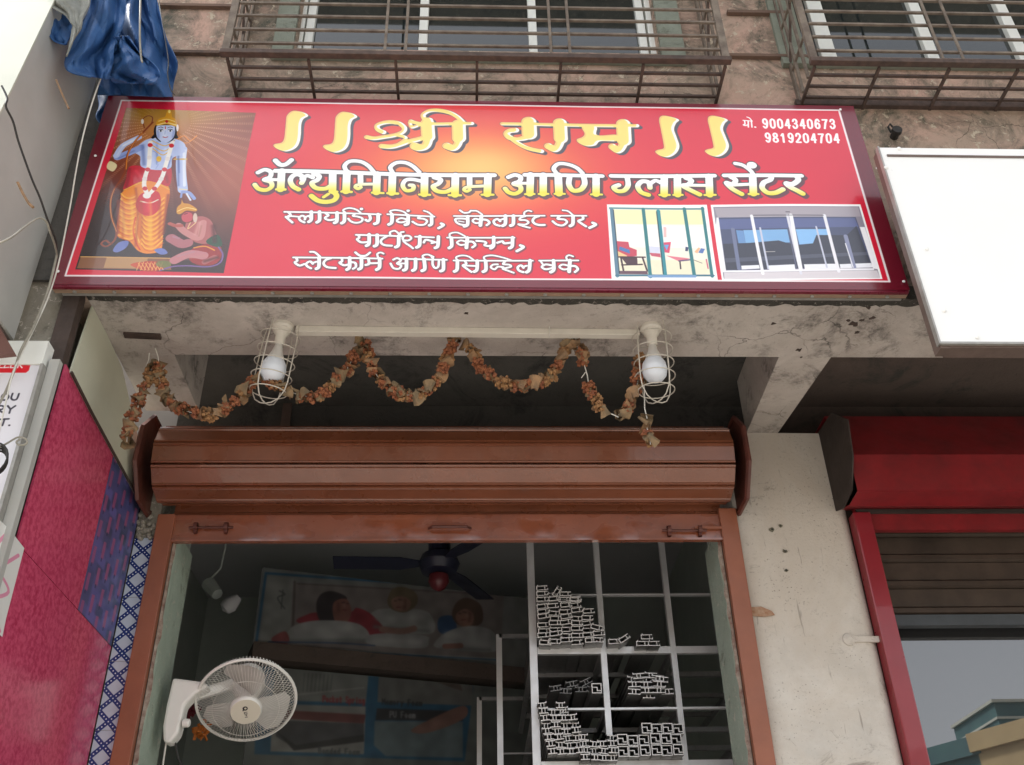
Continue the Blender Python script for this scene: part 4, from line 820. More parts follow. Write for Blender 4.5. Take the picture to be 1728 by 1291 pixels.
uv_face('purple_sheet', [(SXW, yS, zj+.0015), (SXW, YE, zj+.0015), (SXW, YE, zts), (SXW, yS, ztp)], [(0, 0), (1, 0), (1, (zts-zj)/(ztp-zj)), (0, 1)], wm, side)
sheet('pink_sheet', yA, YE, 0, zj-.0015, zj-.0015, MT['pinklam'])
# small white floral piece at the far left edge
def floral():
    cvf = Canvas(260, 420, lambda x, y: (x, y), '#e2e2de')
    for p in ([(0,160),(50,120),(120,200),(80,330),(40,420)], [(60,30),(100,110),(140,40)], [(150,190),(230,230),(160,330),(240,400)], [(20,330),(90,250),(170,150),(230,60)]): cvf.stroke(p, 14, '#e08aa8', .85)
    cvf.stroke([(70,40),(50,190),(150,230),(170,90)], 11, '#232036', 1, False); cvf.poly([(0,350),(80,330),(200,420),(0,420)], '#b0588c'); cvf.stroke([(80,420),(120,350)], 16, '#3a3a80')
    return cvf
fm = print_mat('floral_laminate', floral(), rough=.25)
f1 = [P(4, 1075, 'X', SXW+.004), P(10, 1045, 'X', SXW+.004), P(41, 925, 'X', SXW+.004), P(16, 893, 'X', SXW+.004), P(-30, 850, 'X', SXW+.004), P(-40, 1040, 'X', SXW+.004)]
ys_ = [p.y for p in f1]; zz_ = [p.z for p in f1]
uv_face('floral_sheet', f1, [((p.y-min(ys_))/(max(ys_)-min(ys_)), (p.z-min(zz_))/(max(zz_)-min(zz_))) for p in f1], fm, side)
# cream board above the pink sheets
cb = thing('cream_board', 'tapering cream board standing between the timber strip and the whitewashed beam', 'board', (SXW, 3.5, 3.6))
CX = SXW+.004
cp = [P(119, 628, 'X', CX), P(150, 690, 'X', CX), P(196, 775, 'X', CX), P(246, 866, 'X', CX), P(262, 866, 'X', CX), P(238, 760, 'X', CX), P(222, 690, 'X', CX), P(206, 620, 'X', CX), P(184, 556, 'X', CX), P(160, 503, 'X', CX)]
cp = [Vector((CX, p.y, min(p.z, zs-.002))) for p in cp]
obj('sheet', MB().prism(cp, (-.006, 0, 0)), MT['creampanel'], cb)
obj('edge_trim', MB().tube([p+Vector((.004, 0, 0)) for p in cp[:4]], .006, 5), MT['brownwood'], cb)

# blue lattice tile strip beside the jamb (faces the street)
jl0 = (P(265, 884, 'Y', FY).x+P(193, 1291, 'Y', FY).x)/2; jl1 = (P(290.5, 915, 'Y', FY).x+P(224, 1291, 'Y', FY).x)/2
zl = P(240, 908, 'Y', FY).z; lat = thing('lattice_tile_strip', 'white tiles with a blue dotted lattice pattern beside the brown door jamb', 'tile strip', ((SXW+jl0)/2, FY, 0))
def lattice(seed=0):
    c_ = Canvas(200, 630, lambda x, y: (x, y), '#bcc6d4')
    for x in range(0, 200, 9): c_.stroke([(x, 0), (x+14, 630)], 1.6, '#8f9cb2', .55, False)
    B_ = '#1b3070'
    for k2 in range(-2, 5):
        y = k2*210+40; c_.stroke([(-10, y-10), (210, y+200)], 44, B_, 1, False); c_.stroke([(210, y-10), (-10, y+200)], 44, B_, 1, False)
    for k2 in range(-2, 5):
        y = k2*210+40
        for i in range(9):
            f_ = (i+.5)/9; c_.ell(-10+220*f_, y-10+210*f_, 6.5, 6.5, '#d4dce8'); c_.ell(210-220*f_, y-10+210*f_, 6.5, 6.5, '#d4dce8')
    return c_
lm = print_mat('lattice_print', lattice(), rough=.12, spec=.6)
x0 = SXW+.002; x1 = jl0-.003; tw = x1-x0; th = tw*3.15; z = zl; k2 = 0
while z > .02:
    z0_ = max(.0, z-th)
    uv_face('tile', [(x0, FY-.004, z0_), (x1, FY-.004, z0_), (x1, FY-.004, z-.0015), (x0, FY-.004, z-.0015)], [(0, 1-(z-z0_)/th), (1, 1-(z-z0_)/th), (1, 1), (0, 1)], lm, lat); z -= th; k2 += 1
obj('wall', MB().box((SXW-.001, FY, 0), (jl0-.002, FY+.3, zl+.25)), MT['concrete'], lat)
m = MB()
for i in range(26):
    a = P(random.uniform(232, 262), random.uniform(868, 912), 'Y', FY-.01); m.lathe([(0, -.012), (.012, -.004), (.009, .008), (0, .012)], 6, Matrix.Translation(a) @ Matrix.Rotation(random.random()*3, 4, 'X'))
obj('mortar_crumbs', m, MT['concrete'], lat, kind='stuff')

# ------------------------------------------------------------------ brown rolling shutter
XL, XR = jl0, (P(1237, 864, 'Y', FY).x+P(1308, 1291, 'Y', FY).x)/2
jr0 = (P(1216, 922, 'Y', FY).x+P(1275, 1291, 'Y', FY).x)/2
zf = Z(240, 862, FY)
sh = thing('brown_rolling_shutter', 'rolled up glossy brown steel shutter with guides and bottom bar over the open shop', 'rolling shutter', (0, FY, 0))
obj('guide', MB().box((XL, FY-.035, 0), (jl1, FY-.001, P(275, 868, 'Y', FY-.03).z)), MT['jamb'], sh, bevel=.003)
obj('guide', MB().box((jr0, FY-.035, 0), (XR, FY-.001, P(1222, 858, 'Y', FY-.03).z)), MT['jamb'], sh, bevel=.003)
# the roll: ridged slats round a drum
a = P(760, 719, 'Y', FY); b = P(760, 852, 'Y', FY)
RC = Vector((0, 3.95, 0))
def elev(p): return math.atan2(p.z-Z0, p.y)
ea, eb = elev(a), elev(b); em = (ea+eb)/2; dist_ = RC.y/math.cos(em); RR = dist_*math.sin((ea-eb)/2); RC.z = Z0+dist_*math.sin(em)
xa = P(256, 780, 'Y', RC.y-.15).x; xb = P(1240, 780, 'Y', RC.y-.15).x
def slat_profile(a0, a1, r):
    """one slat bent round the drum between angles a0 and a1: two flats with a raised rib at one edge"""
    pts = []
    for f_, dr in ((0, -.012), (.04, .001), (.12, .001), (.15, -.006), (.19, -.004), (.84, -.004), (.87, .001), (.93, .001), (.97, -.012)):
        an = a0+(a1-a0)*f_; 
        # chord flat between .24 and .80
        pts.append((an, r+dr))
    return pts
NS = 11
for k2 in range(NS):
    a0 = 2*PI*k2/NS+.18; a1 = a0+2*PI/NS; pts = slat_profile(a0, a1, RR)
    outer = [(RC.y+math.cos(q)*r, RC.z+math.sin(q)*r) for q, r in pts]; inner = [(RC.y+math.cos(q)*(RR-.03), RC.z+math.sin(q)*(RR-.03)) for q, r in pts[::-1]]
    poly = [Vector((xa, y, z)) for y, z in outer+inner]
    obj('rolled_slat', MB().prism(poly, (xb-xa, 0, 0)), MT['shut'], sh)
obj('drum', MB().lathe([(RR-.032, 0), (RR-.032, xb-xa-.02)], 24, Matrix.Translation((xa+.01, RC.y, RC.z)) @ Matrix.Rotation(PI/2, 4, 'Y')), MT['blackcable'], sh)
for xs_, nm in ((xa-.055, 'end_plate'), (xb+.05, 'end_plate')):
    pl = []
    for k2 in range(8): an = 2*PI*(k2+.5)/8; pl.append(Vector((xs_, RC.y+math.cos(an)*(RR+.035), RC.z+math.sin(an)*(RR+.045))))
    e_ = obj(nm, MB().prism(pl, (.008 if xs_ > 0 else -.008, 0, 0)), MT['shut_dark'], sh)
    # rolled lip round the plate
    obj('plate_lip', MB().tube([p+Vector((0, 0, 0)) for p in pl], .012, 5, closed=True), MT['shut_dark'], sh)
# hanging curtain, then the flat bottom bar
yc = FY+.012
zc1 = Z(760, 872, yc); zc2 = Z(760, 914, yc-.02); 
cy = yc
zz = zc1
hgt = .075
k2 = 0
while zz < RC.z-.02:
    poly = [(cy, zz), (cy-.010, zz+.008), (cy-.010, zz+.016), (cy-.001, zz+.024), (cy-.001, zz+hgt-.012), (cy-.008, zz+hgt-.002), (cy+.012, zz+hgt-.002), (cy+.012, zz)]
    obj('curtain_slat', MB().prism([Vector((jl1-.02, y, z)) for y, z in poly], (jr0-jl1+.04, 0, 0)), MT['shut'], sh); zz += hgt; k2 += 1
bb = MB().box((jl1-.01, cy-.030, zc2), (jr0+.01, cy-.004, zc1-.002))
bar_ = obj('bottom_bar', bb, MT['shut_bar'], sh, bevel=.002)
obj('bottom_lip', MB().box((jl1, cy-.042, zc2-.004), (jr0, cy-.0305, zc2+.006)), MT['shut_bar'], sh)
def handle(px0, px1, py):
    a = P(px0, py, 'Y', cy-.03); b = P(px1, py, 'Y', cy-.03); z = a.z
    m = MB().box((a.x, cy-.036, z-.014), (b.x, cy-.0305, z+.014)); obj('lock_plate', m, MT['shut_bar'], sh, bevel=.001)
    m = MB().tube([(a.x+.005, cy-.036, z-.008), (a.x+.02, cy-.062, z-.012), (b.x-.02, cy-.062, z-.012), (b.x-.005, cy-.036, z-.008)], .006, 6); obj('handle', m, MT['shut_dark'], sh)
handle(722, 796, 890)
for p0, p1, y in ((332, 383, 891), (1128, 1180, 896)):
    a = P(p0, y, 'Y', cy-.03); b = P(p1, y, 'Y', cy-.03)
    obj('latch_rod', MB().tube([(a.x-.03, cy-.046, a.z-.005), (b.x+.03, cy-.046, a.z-.005)], .005), MT['shut_dark'], sh)
    for x in (a.x, b.x): obj('latch_loop', MB().lathe([(.018, -.008), (.018, .008), (.010, .008), (.010, -.008)], 10, Matrix.Translation((x, cy-.046, a.z)) @ Matrix.Rotation(PI/2, 4, 'Y'), cap=False).box((x-.007, cy-.05, a.z-.03), (x+.007, cy-.031, a.z-.012)), MT['shut_dark'], sh)
a = P(1180, 893, 'Y', cy-.04); obj('latch_bolt', MB().box((a.x-.02, cy-.046, a.z+.0), (jr0+.05, cy-.036, a.z+.012)), MT['jamb'], sh)
# reveals (mint painted jambs inside the frame)
rv = thing('mint_door_reveal', 'peeling mint green painted reveal on the left of the shop opening behind the wall fan', 'door reveal', (jl1, FY+.1, 0))
xr1 = jl1+.01; RD = .28
def reveal(x, sgn, parent):
    m = MB(); n_ = 50; vs = []
    zt_ = Z(760, 893, FY)
    for k2 in range(n_+1):
        z = zt_*k2/n_
        for y, dx in ((FY+.02, 0), (FY+.03, random.uniform(-.002, .006)), (FY+.05, random.uniform(-.002, .003)), (FY+RD, 0)): vs.append((x+sgn*dx, y, z))
    m.add(vs, [(k2*4+i, k2*4+i+1, (k2+1)*4+i+1, (k2+1)*4+i) for k2 in range(n_) for i in range(3)])
    m.box((x-sgn*.02, FY+.02, 0), (x-sgn*.10, FY+RD, zt_)); obj('wall', m, MT['greenframe'], parent)
    # dark peeling timber edge
    m = MB(); vs = []
    for k2 in range(81):
        z = zt_*k2/80
        for y, dx in ((FY-.0, .0), (FY+.006, .004+random.uniform(0, .006)), (FY+.035+random.uniform(-.008, .008), .002)): vs.append((x-sgn*.008+sgn*dx*2, y, z))
    m.add(vs, [(k2*3+i, k2*3+i+1, (k2+1)*3+i+1, (k2+1)*3+i) for k2 in range(80) for i in range(2)]); obj('peeling_edge', m, simple('peeling_brown_edge', (.13,.045,.03), .7, 0, var=.6, scale=30, bump=.5, dark=(.38,.34,.28)), parent)
reveal(xr1, 1, rv)
rv2 = thing('mint_door_reveal', 'peeling mint green painted reveal on the right of the shop opening beside the rack', 'door reveal', (jr0, FY+.1, 0))
reveal(jr0-.01, -1, rv2)
xrL = jl1+.01; xrR = jr0-.01
#PART4
# ------------------------------------------------------------------ shop interior shell
yi0, yi1 = FY+.281, 7.6; xi0, xi1 = -2.1, 1.52; zi = Z0+2.98
def shell(name, a, b, m): return tag(obj(name, MB().box(a, b), m), kind='structure')
shell('shop_floor', (xi0, FY+.2, .0), (xi1, yi1, .35), simple('dark_floor', (.30,.29,.27), .6, 0, var=.3, scale=2))
shell('shop_ceiling', (xi0-.08, FY+.29, zi), (xi1+.08, yi1+.08, zi+.12), MT['ceilin'])
shell('shop_wall_left', (xi0-.1, FY+.29, 0), (xi0, yi1+.05, zi+.05), MT['mintin'])
shell('shop_wall_right', (xi1, FY+.29, 0), (xi1+.1, yi1+.05, zi+.05), MT['mintin'])
shell('shop_wall_back', (xi0-.12, yi1, 0), (xi1+.12, yi1+.1, zi+.06), MT['mintin'])
zlin = Z(760, 905, FY+.2)
shell('shop_wall_front', (xi0, FY+.282, zlin+.05), (xi1, FY+.30, zi-.001), MT['ceilin'])
shell('shop_wall_front_left', (xi0, FY+.282, 0), (xrL-.021, FY+.299, zlin+.049), MT['mintin'])
shell('shop_wall_front_right', (xrR+.021, FY+.282, 0), (xi1, FY+.299, zlin+.049), MT['mintin'])

# poster wall
pa = P(450, 968, 'Y', 6.0); k_ = None
pb = P(905, 1022, 'Y', 6.0*1.075*1.02)
def plane_pt(x, y):
    """point on the vertical poster plane through pa and pb"""
    d = ray(x, y); n_ = Vector((pb.y-pa.y, -(pb.x-pa.x), 0)); o = Vector((0, 0, Z0)); dd = Vector(d)
    t_ = n_.dot(pa-o)/n_.dot(dd); return o+dd*t_
ux = Vector((pb.x-pa.x, pb.y-pa.y, 0)).normalized()
def pl_uv(p): return (Vector((p.x, p.y, 0))-Vector((pa.x, pa.y, 0))).dot(ux), p.z
z_top = (pa.z+pb.z)/2
u1, z1p = pl_uv(plane_pt(432, 1092)); u2, z2p = pl_uv(plane_pt(870, 1120)); zm_ = (z1p+z2p)/2; u_end = pl_uv(plane_pt(905, 1020))[0]; u_beg = min(u1, 0)-.02
zbot_ = pl_uv(plane_pt(440, 1300))[1]-.3
def poster(u0, u1_, z0, z1_, paintfn, base, PXM=260):
    W = int((u1_-u0)*PXM); H = int((z1_-z0)*PXM)
    mp = lambda x, y: ((pl_uv(plane_pt(x, y))[0]-u0)*PXM, (z1_-pl_uv(plane_pt(x, y))[1])*PXM)
    c_ = Canvas(W, H, mp, base); paintfn(c_); r5 = np.random.default_rng(5).random((H//12+2, W//12+2)).astype(np.float32); r5 = np.kron(r5, np.ones((12, 12), np.float32))[:H, :W]
    for _ in range(6): r5 = (r5+np.roll(r5, 3, 0)+np.roll(r5, -3, 0)+np.roll(r5, 3, 1)+np.roll(r5, -3, 1))/5
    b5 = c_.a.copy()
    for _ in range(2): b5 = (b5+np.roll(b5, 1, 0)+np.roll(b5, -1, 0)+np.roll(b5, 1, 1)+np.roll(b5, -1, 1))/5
    c_.a = (b5*.46+.13)*(.86+.28*r5[..., None]); return c_  # print dimmed and greyed: indoor shade and haze put into its colour
QO, QS = (420, 900), 3.302
Q = lambda pts: [(QO[0]+x/QS, QO[1]+y/QS) for x, y in pts]
def top_poster(c):
    def p(pts, col, sm=True, al=1.0): c.poly(Q(pts), col, al, sm)
    def s(pts, w_, col): c.stroke(Q(pts), w_/QS, col)
    p([(250,275),(1420,340),(1400,700),(120,620)], '#a89c98', False); p([(100,240),(250,250),(230,560),(60,620)], '#b8bcb6', False)
    s([(255,270),(245,520)], 14, '#6a5c58'); s([(270,280),(1430,345)], 10, '#7a6c68')
    s([(170,320),(200,340),(160,360),(200,420)], 6, '#404848'); s([(190,315),(180,420)], 5, '#404848')
    p([(700,430),(900,420),(1010,450),(1010,560),(690,520)], '#d8dcd8'); p([(770,380),(800,310),(870,300),(935,340),(930,400),(870,440),(800,425)], '#8a7450'); p([(795,370),(850,350),(900,380),(880,430),(810,425)], '#c88870')
    p([(1060,470),(1140,465),(1150,560),(1060,550)], '#2a5a9a'); p([(1130,450),(1160,380),(1220,360),(1290,400),(1300,490),(1240,520),(1160,505)], '#6a4a38'); p([(1150,460),(1200,420),(1250,450),(1240,510),(1180,515)], '#c08068')
    p([(280,500),(330,450),(400,440),(560,440),(600,415),(680,450),(760,540),(730,570),(640,560)], '#c02838'); p([(375,400),(400,340),(460,322),(530,345),(545,370),(520,420),(500,490),(400,490)], '#2a2026'); p([(470,390),(540,365),(570,430),(550,490),(480,490)], '#b86858')
    p([(210,560),(260,510),(380,485),(560,492),(650,530),(660,590),(500,605),(220,610)], '#e0e4e2'); p([(660,570),(800,555),(980,570),(1000,600),(960,640),(680,620)], '#d0d4d4'); p([(1040,600),(1120,540),(1240,515),(1350,540),(1380,600),(1360,660),(1060,640)], '#dadedc')
    for (x, y), d2 in (((520,400),1), ((845,385),-1), ((1205,455),-1)):
        s([(x-4*d2,y-14),(x+14*d2,y-16)], 5, '#3a2420'); s([(x+24*d2,y-10),(x+36*d2,y-8)], 5, '#3a2420'); s([(x+2*d2,y+26),(x+22*d2,y+27)], 6, '#8a3434'); c.soft(Q([(x-24*d2,y-10),(x-20*d2,y+30)]), 22/QS, '#6a3428', .6); c.soft(Q([(x+10,y),(x+12,y+8)]), 18/QS, '#e0a890', .6)
    for a5, b5_ in (((260,540),(600,520)), ((720,470),(960,470)), ((1100,570),(1320,570)), ((700,600),(950,600))): c.soft(Q([a5, b5_]), 40/QS, '#f4f6f4', .7)
    for a5, b5_ in (((230,598),(640,596)), ((700,520),(1000,545)), ((1070,640),(1340,650))): c.soft(Q([a5, b5_]), 24/QS, '#8a9090', .7)
    p([(130,580),(200,545),(225,590),(200,625),(140,610)], '#b84848'); s([(740,535),(850,545),(920,530)], 34, '#c08878'); s([(1090,630),(1180,625)], 28, '#b87868')
    s([(110,605),(480,610),(700,625)], 8, '#30508a'); s([(100,640),(1380,700)], 16, '#c8cccc')
    s([(95,222),(1540,325)], 14, '#1d6ca8'); s([(95,222),(38,630)], 14, '#1d6ca8'); s([(38,632),(1400,705)], 6, '#1d6ca8')
z_mid = zm_
u_e2 = u_end+.15
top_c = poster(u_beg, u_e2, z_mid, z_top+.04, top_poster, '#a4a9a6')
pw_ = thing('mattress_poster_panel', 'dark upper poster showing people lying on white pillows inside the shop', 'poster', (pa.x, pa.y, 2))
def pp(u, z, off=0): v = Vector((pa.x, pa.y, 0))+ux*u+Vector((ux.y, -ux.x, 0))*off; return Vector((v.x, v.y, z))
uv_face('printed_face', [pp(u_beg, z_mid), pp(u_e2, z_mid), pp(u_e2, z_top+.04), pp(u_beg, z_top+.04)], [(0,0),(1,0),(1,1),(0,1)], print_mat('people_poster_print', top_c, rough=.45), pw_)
obj('board', MB().prism([pp(u_beg, z_mid, -.01), pp(u_e2, z_mid, -.01), pp(u_e2, z_top+.04, -.01), pp(u_beg, z_top+.04, -.01)], Vector((-ux.y, ux.x, 0))*.04), MT['ceilin'], pw_)
# ledge between the two posters
obj('ledge', MB().prism([pp(u_beg, z_mid-.002, .03), pp(u_e2, z_mid-.002, .03), pp(u_e2, z_mid-.002, -.2), pp(u_beg, z_mid-.002, -.2)], (0, 0, -.10)), MT['recess2'], pw_)
def word(c, txt, x0, x1, y, h, col, w_):
    """blocky lowercase/uppercase stroke lettering for the foam labels"""
    GL = {'P':[[(0,1),(0,0),(.8,.05),(.8,.5),(0,.55)]],'o':[[(.4,.35),(0,.6),(.4,1),(.8,.7),(.4,.35)]],'c':[[(.8,.45),(.3,.35),(0,.7),(.3,1),(.8,.9)]],'k':[[(0,0),(0,1)],[(.7,.35),(0,.7),(.75,1)]],'e':[[(0,.68),(.8,.66),(.5,.35),(0,.6),(.25,1),(.8,.9)]],'t':[[(.4,.1),(.4,.95),(.7,1)],[(.1,.38),(.8,.38)]],
          'S':[[(.8,.1),(.2,0),(.1,.4),(.75,.6),(.6,1),(0,.9)]],'p':[[(0,.35),(0,1.3)],[(0,.4),(.7,.4),(.7,.95),(0,.95)]],'r':[[(.1,.35),(.1,1)],[(.1,.55),(.7,.38)]],'i':[[(.4,.38),(.4,1)],[(.4,.1),(.4,.14)]],'n':[[(0,1),(0,.38)],[(0,.5),(.6,.38),(.7,1)]],'g':[[(.7,.4),(.1,.4),(.1,.9),(.7,.9)],[(.7,.38),(.7,1.25),(.1,1.25)]],
          'M':[[(0,1),(0,0),(.45,.6),(.9,0),(.9,1)]],'m':[[(0,1),(0,.38),(.45,.4),(.45,1)],[(.45,.4),(.9,.4),(.9,1)]],'y':[[(0,.38),(.4,.95)],[(.8,.38),(.2,1.3)]],'F':[[(.8,0),(0,0),(0,1)],[(0,.5),(.6,.5)]],'a':[[(.7,.4),(.1,.5),(.1,.95),(.7,.9)],[(.7,.38),(.7,1)]],'B':[[(0,0),(0,1),(.8,.9),(.7,.5),(0,.5)],[(0,0),(.7,.1),(.65,.45)]],
          'd':[[(.7,.4),(.1,.45),(.1,.95),(.7,.9)],[(.7,0),(.7,1)]],'U':[[(0,0),(0,.85),(.4,1),(.8,.85),(.8,0)]],' ':[]}
    pw2 = (x1-x0)/len(txt)
    for i, ch in enumerate(txt):
        for g_ in GL[ch]: c.stroke(Q([(x0+pw2*(i+px_*.78), y+py_*h+(i*.8)) for px_, py_ in g_]), w_/QS, col, 1, False)
def low_poster(c):
    def p(pts, col, sm=False, al=1.0): c.poly(Q(pts), col, al, sm)
    def s(pts, w_, col): c.stroke(Q(pts), w_/QS, col)
    p([(60,700),(1260,760),(1200,1270),(30,1230)], '#1f6a9c')
    p([(150,735),(670,745),(650,945),(130,930)], '#98a09c'); p([(130,950),(650,965),(640,1230),(120,1215)], '#b8bcb8'); p([(190,985),(650,1010),(640,1060),(160,1030)], '#8a3c3c'); p([(150,1040),(640,1060),(640,1120),(260,1200),(150,1130)], '#50545c'); p([(150,1100),(260,1180),(640,1120),(640,1160),(250,1210)], '#2a2c30')
    for i in range(8): s([(310+i*22, 780+i),(300+i*22, 880)], 7, '#707874')
    s([(260,900),(640,860)], 8, '#c8ccc8'); word(c, 'Pocket Spring', 412, 650, 905, 34, '#b83038', 7); word(c, 'Bonded Foam', 388, 620, 1195, 30, '#50585c', 6)
    p([(725,745),(1250,770),(1240,960),(715,940)], '#8a8e8a'); p([(900,760),(1160,790),(1190,880),(900,780)], '#6a5a50'); word(c, 'Memory Foam', 742, 968, 922, 30, '#2c3034', 6)
    p([(712,975),(1190,990),(1190,1045),(705,1040)], '#26282e'); word(c, 'PU Foam', 785, 930, 992, 32, '#b8bcc0', 6)
    p([(700,1045),(1190,1050),(1190,1250),(760,1240),(695,1180)], '#7c98a0'); p([(900,1100),(1000,1040),(1190,960),(1200,1030),(1000,1110)], '#b07868', True)
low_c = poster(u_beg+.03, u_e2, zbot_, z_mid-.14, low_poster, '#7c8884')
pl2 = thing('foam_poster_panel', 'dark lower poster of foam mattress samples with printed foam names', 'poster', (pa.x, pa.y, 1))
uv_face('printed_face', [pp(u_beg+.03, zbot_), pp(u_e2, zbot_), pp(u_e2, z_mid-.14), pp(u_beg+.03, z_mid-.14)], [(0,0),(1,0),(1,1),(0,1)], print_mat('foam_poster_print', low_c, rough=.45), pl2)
obj('board', MB().prism([pp(u_beg+.03, zbot_, -.01), pp(u_e2, zbot_, -.01), pp(u_e2, z_mid-.14, -.01), pp(u_beg+.03, z_mid-.14, -.01)], Vector((-ux.y, ux.x, 0))*.04), MT['ceilin'], pl2)

# ceiling fan
hub = P(741, 952, 'Y', 5.35)
cf = thing('ceiling_fan', 'dark ceiling fan with three blades and a red cap inside the shop', 'ceiling fan', (hub.x, hub.y, zi))
obj('down_rod', MB().tube([(hub.x, hub.y, hub.z+.1), (hub.x, hub.y, zi-.05)], .018, 8), MT['darkfan'], cf)
obj('canopy', MB().lathe([(.02,.06),(.065,.07),(.065,.20),(.03,.21)], 14, Matrix.Translation(hub)), MT['darkfan'], cf)
obj('motor', MB().lathe([(.03,-.06),(.10,-.05),(.12,0),(.10,.05),(.03,.07)], 18, Matrix.Translation(hub)), MT['darkfan'], cf, smooth=True)
obj('red_cap', MB().lathe([(.0,-.165),(.035,-.15),(.06,-.11),(.055,-.07),(.03,-.06)], 14, Matrix.Translation(hub)), MT['redglow'], cf, smooth=True)
tip = P(577, 968, 'Y', 5.35)
an0 = PI+.05
for k2 in range(3):
    an = an0+k2*2*PI/3; d_ = Vector((math.cos(an), math.sin(an), -.012)); n_ = Vector((-d_.y, d_.x, .18))
    p0 = hub+d_*.10; p1 = hub+d_*.22; p2 = hub+d_*.60
    vs = [p0-n_*.025, p0+n_*.025, p1+n_*.06, p2+n_*.065, p2-n_*.055, p1-n_*.06]
    obj('blade', MB().prism(vs, (0, 0, .006)), MT['darkfan'], cf)

# ------------------------------------------------------------------ rack and aluminium sections
RY = 4.72
rk = thing('storage_rack', 'tall open metal rack of white angle bars holding aluminium sections inside the shop', 'rack', (0.6, RY, .35))
def upr(top, bot, w_, y, zt_=None):
    a = P(*top, 'Y', y); b = P(*bot, 'Y', y); x = (a.x+b.x)/2; zt__ = zt_ or zi-.02
    obj('upright', MB().box((x-w_/2, y, .36), (x+w_/2, y+.004, zt__)).box((x-w_/2, y+.004, .36), (x-w_/2+.004, y+.035, zt__)), MT['alu'], rk); return x
ztr = Z(1050, 928, RY)
u_1 = upr((889,1000), (915,1291), .036, RY); u_2 = upr((1008,1000), (1036,1291), .028, RY); u_3 = upr((1124,1000), (1160,1291), .027, RY)
xe = xi1-.12
shelves = []
for (x_, y_), hh in (((960,1097),.034), ((960,1196),.010), ((960,1290),.03), ((960,1003),.008)):
    z = Z(x_, y_, RY); shelves.append(z)
    obj('shelf_bar', MB().box((u_1+.02, RY+.005, z-hh/2), (xe, RY+.03, z+hh/2)), MT['alu'], rk)
for z in shelves[:3]:
    for x in (u_1, u_2, u_3, xe): obj('shelf_arm', MB().box((x-.012, RY+.04, z-.015), (x+.012, RY+1.5, z+.01)), MT['aludull'], rk)
    for k2 in range(1, 4): obj('cross_bar', MB().box((u_1, RY+.38*k2, z-.014), (xe, RY+.38*k2+.03, z+.008)), MT['aludull'], rk)
# back frame seen left of the rack
for (tx, ty), (bx_, by_), w_, yy, zt_ in (((838,1072),(849,1291),.03,5.25,Z(838,1070,5.25)), ((806,1178),(812,1291),.028,5.8,Z(806,1176,5.8))):
    x = upr((tx, ty), (bx_, by_), w_, yy, zt_); obj('top_bar', MB().box((x, yy, zt_-.02), (u_1+.05, yy+.02, zt_)), MT['aludull'], rk)
    obj('thin_bar', MB().box((x, yy+.03, zt_-.62), (u_1+.05, yy+.04, zt_-.612)), MT['aludull'], rk)

def section_mesh(name, rects, L=1.3):
    """open-ended extrusion: rects are thin walls (x0,z0,x1,z1) in metres, front end at y=0"""
    m = MB()
    for x0, z0, x1, z1 in rects:
        m.add([(x0,0,z0),(x1,0,z0),(x1,0,z1),(x0,0,z1),(x0,L,z0),(x1,L,z0),(x1,L,z1),(x0,L,z1)], [(0,1,2,3),(0,4,5,1),(1,5,6,2),(2,6,7,3),(3,7,4,0)])
    me = bpy.data.meshes.new(name); me.from_pydata([tuple(v) for v in m.v], [], m.f)
    me.materials.append(MT['aluend']); me.materials.append(MT['alumillshade'])
    for i, p in enumerate(me.polygons): p.material_index = 0 if i % 5 == 0 else 1  # bright cut ends; the long faces carry painted shade
    me.update(); return me
t_ = .0043
def box_r(w_, h, x=0, z=0): return [(x, z, x+w_, z+t_), (x, z+h-t_, x+w_, z+h), (x, z+t_, x+t_, z+h-t_), (x+w_-t_, z+t_, x+w_, z+h-t_)]
W_, H_ = .044, .024
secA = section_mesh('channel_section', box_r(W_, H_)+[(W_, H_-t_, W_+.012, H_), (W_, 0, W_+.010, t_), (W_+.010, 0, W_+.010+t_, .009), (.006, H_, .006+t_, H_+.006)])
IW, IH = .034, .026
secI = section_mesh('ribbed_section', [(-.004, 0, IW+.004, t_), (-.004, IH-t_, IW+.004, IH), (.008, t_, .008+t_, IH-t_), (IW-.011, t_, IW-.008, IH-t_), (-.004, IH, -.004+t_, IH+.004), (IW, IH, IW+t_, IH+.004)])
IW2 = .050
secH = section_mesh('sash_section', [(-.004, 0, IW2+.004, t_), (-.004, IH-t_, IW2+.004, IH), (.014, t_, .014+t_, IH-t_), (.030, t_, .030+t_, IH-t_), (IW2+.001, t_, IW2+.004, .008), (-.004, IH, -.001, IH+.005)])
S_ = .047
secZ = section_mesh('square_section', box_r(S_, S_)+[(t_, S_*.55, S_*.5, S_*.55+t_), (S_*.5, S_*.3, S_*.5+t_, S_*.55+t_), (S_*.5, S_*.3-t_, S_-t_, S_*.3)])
secDull = secH.copy(); secDull.materials.clear(); secDull.materials.append(MT['aludull']); secDull.materials.append(MT['aludull'])
def place(me, px_, py_, rot=0, label='', group='', y=None, flipx=False, dz=0, name='aluminium_section'):
    y = y if y is not None else RY-.07+random.uniform(-.02, .02)
    p = P(px_, py_, 'Y', y); o = link(bpy.data.objects.new(name, me)); o.location = (p.x, y, p.z+dz); o.rotation_euler = (0, -math.radians(rot), 0)
    if flipx: o.scale.x = -1
    o['label'] = label; o['category'] = 'aluminium section'; o['group'] = group; return o
ORD = ['first','second','third','fourth','fifth','sixth','seventh','eighth','ninth','tenth']
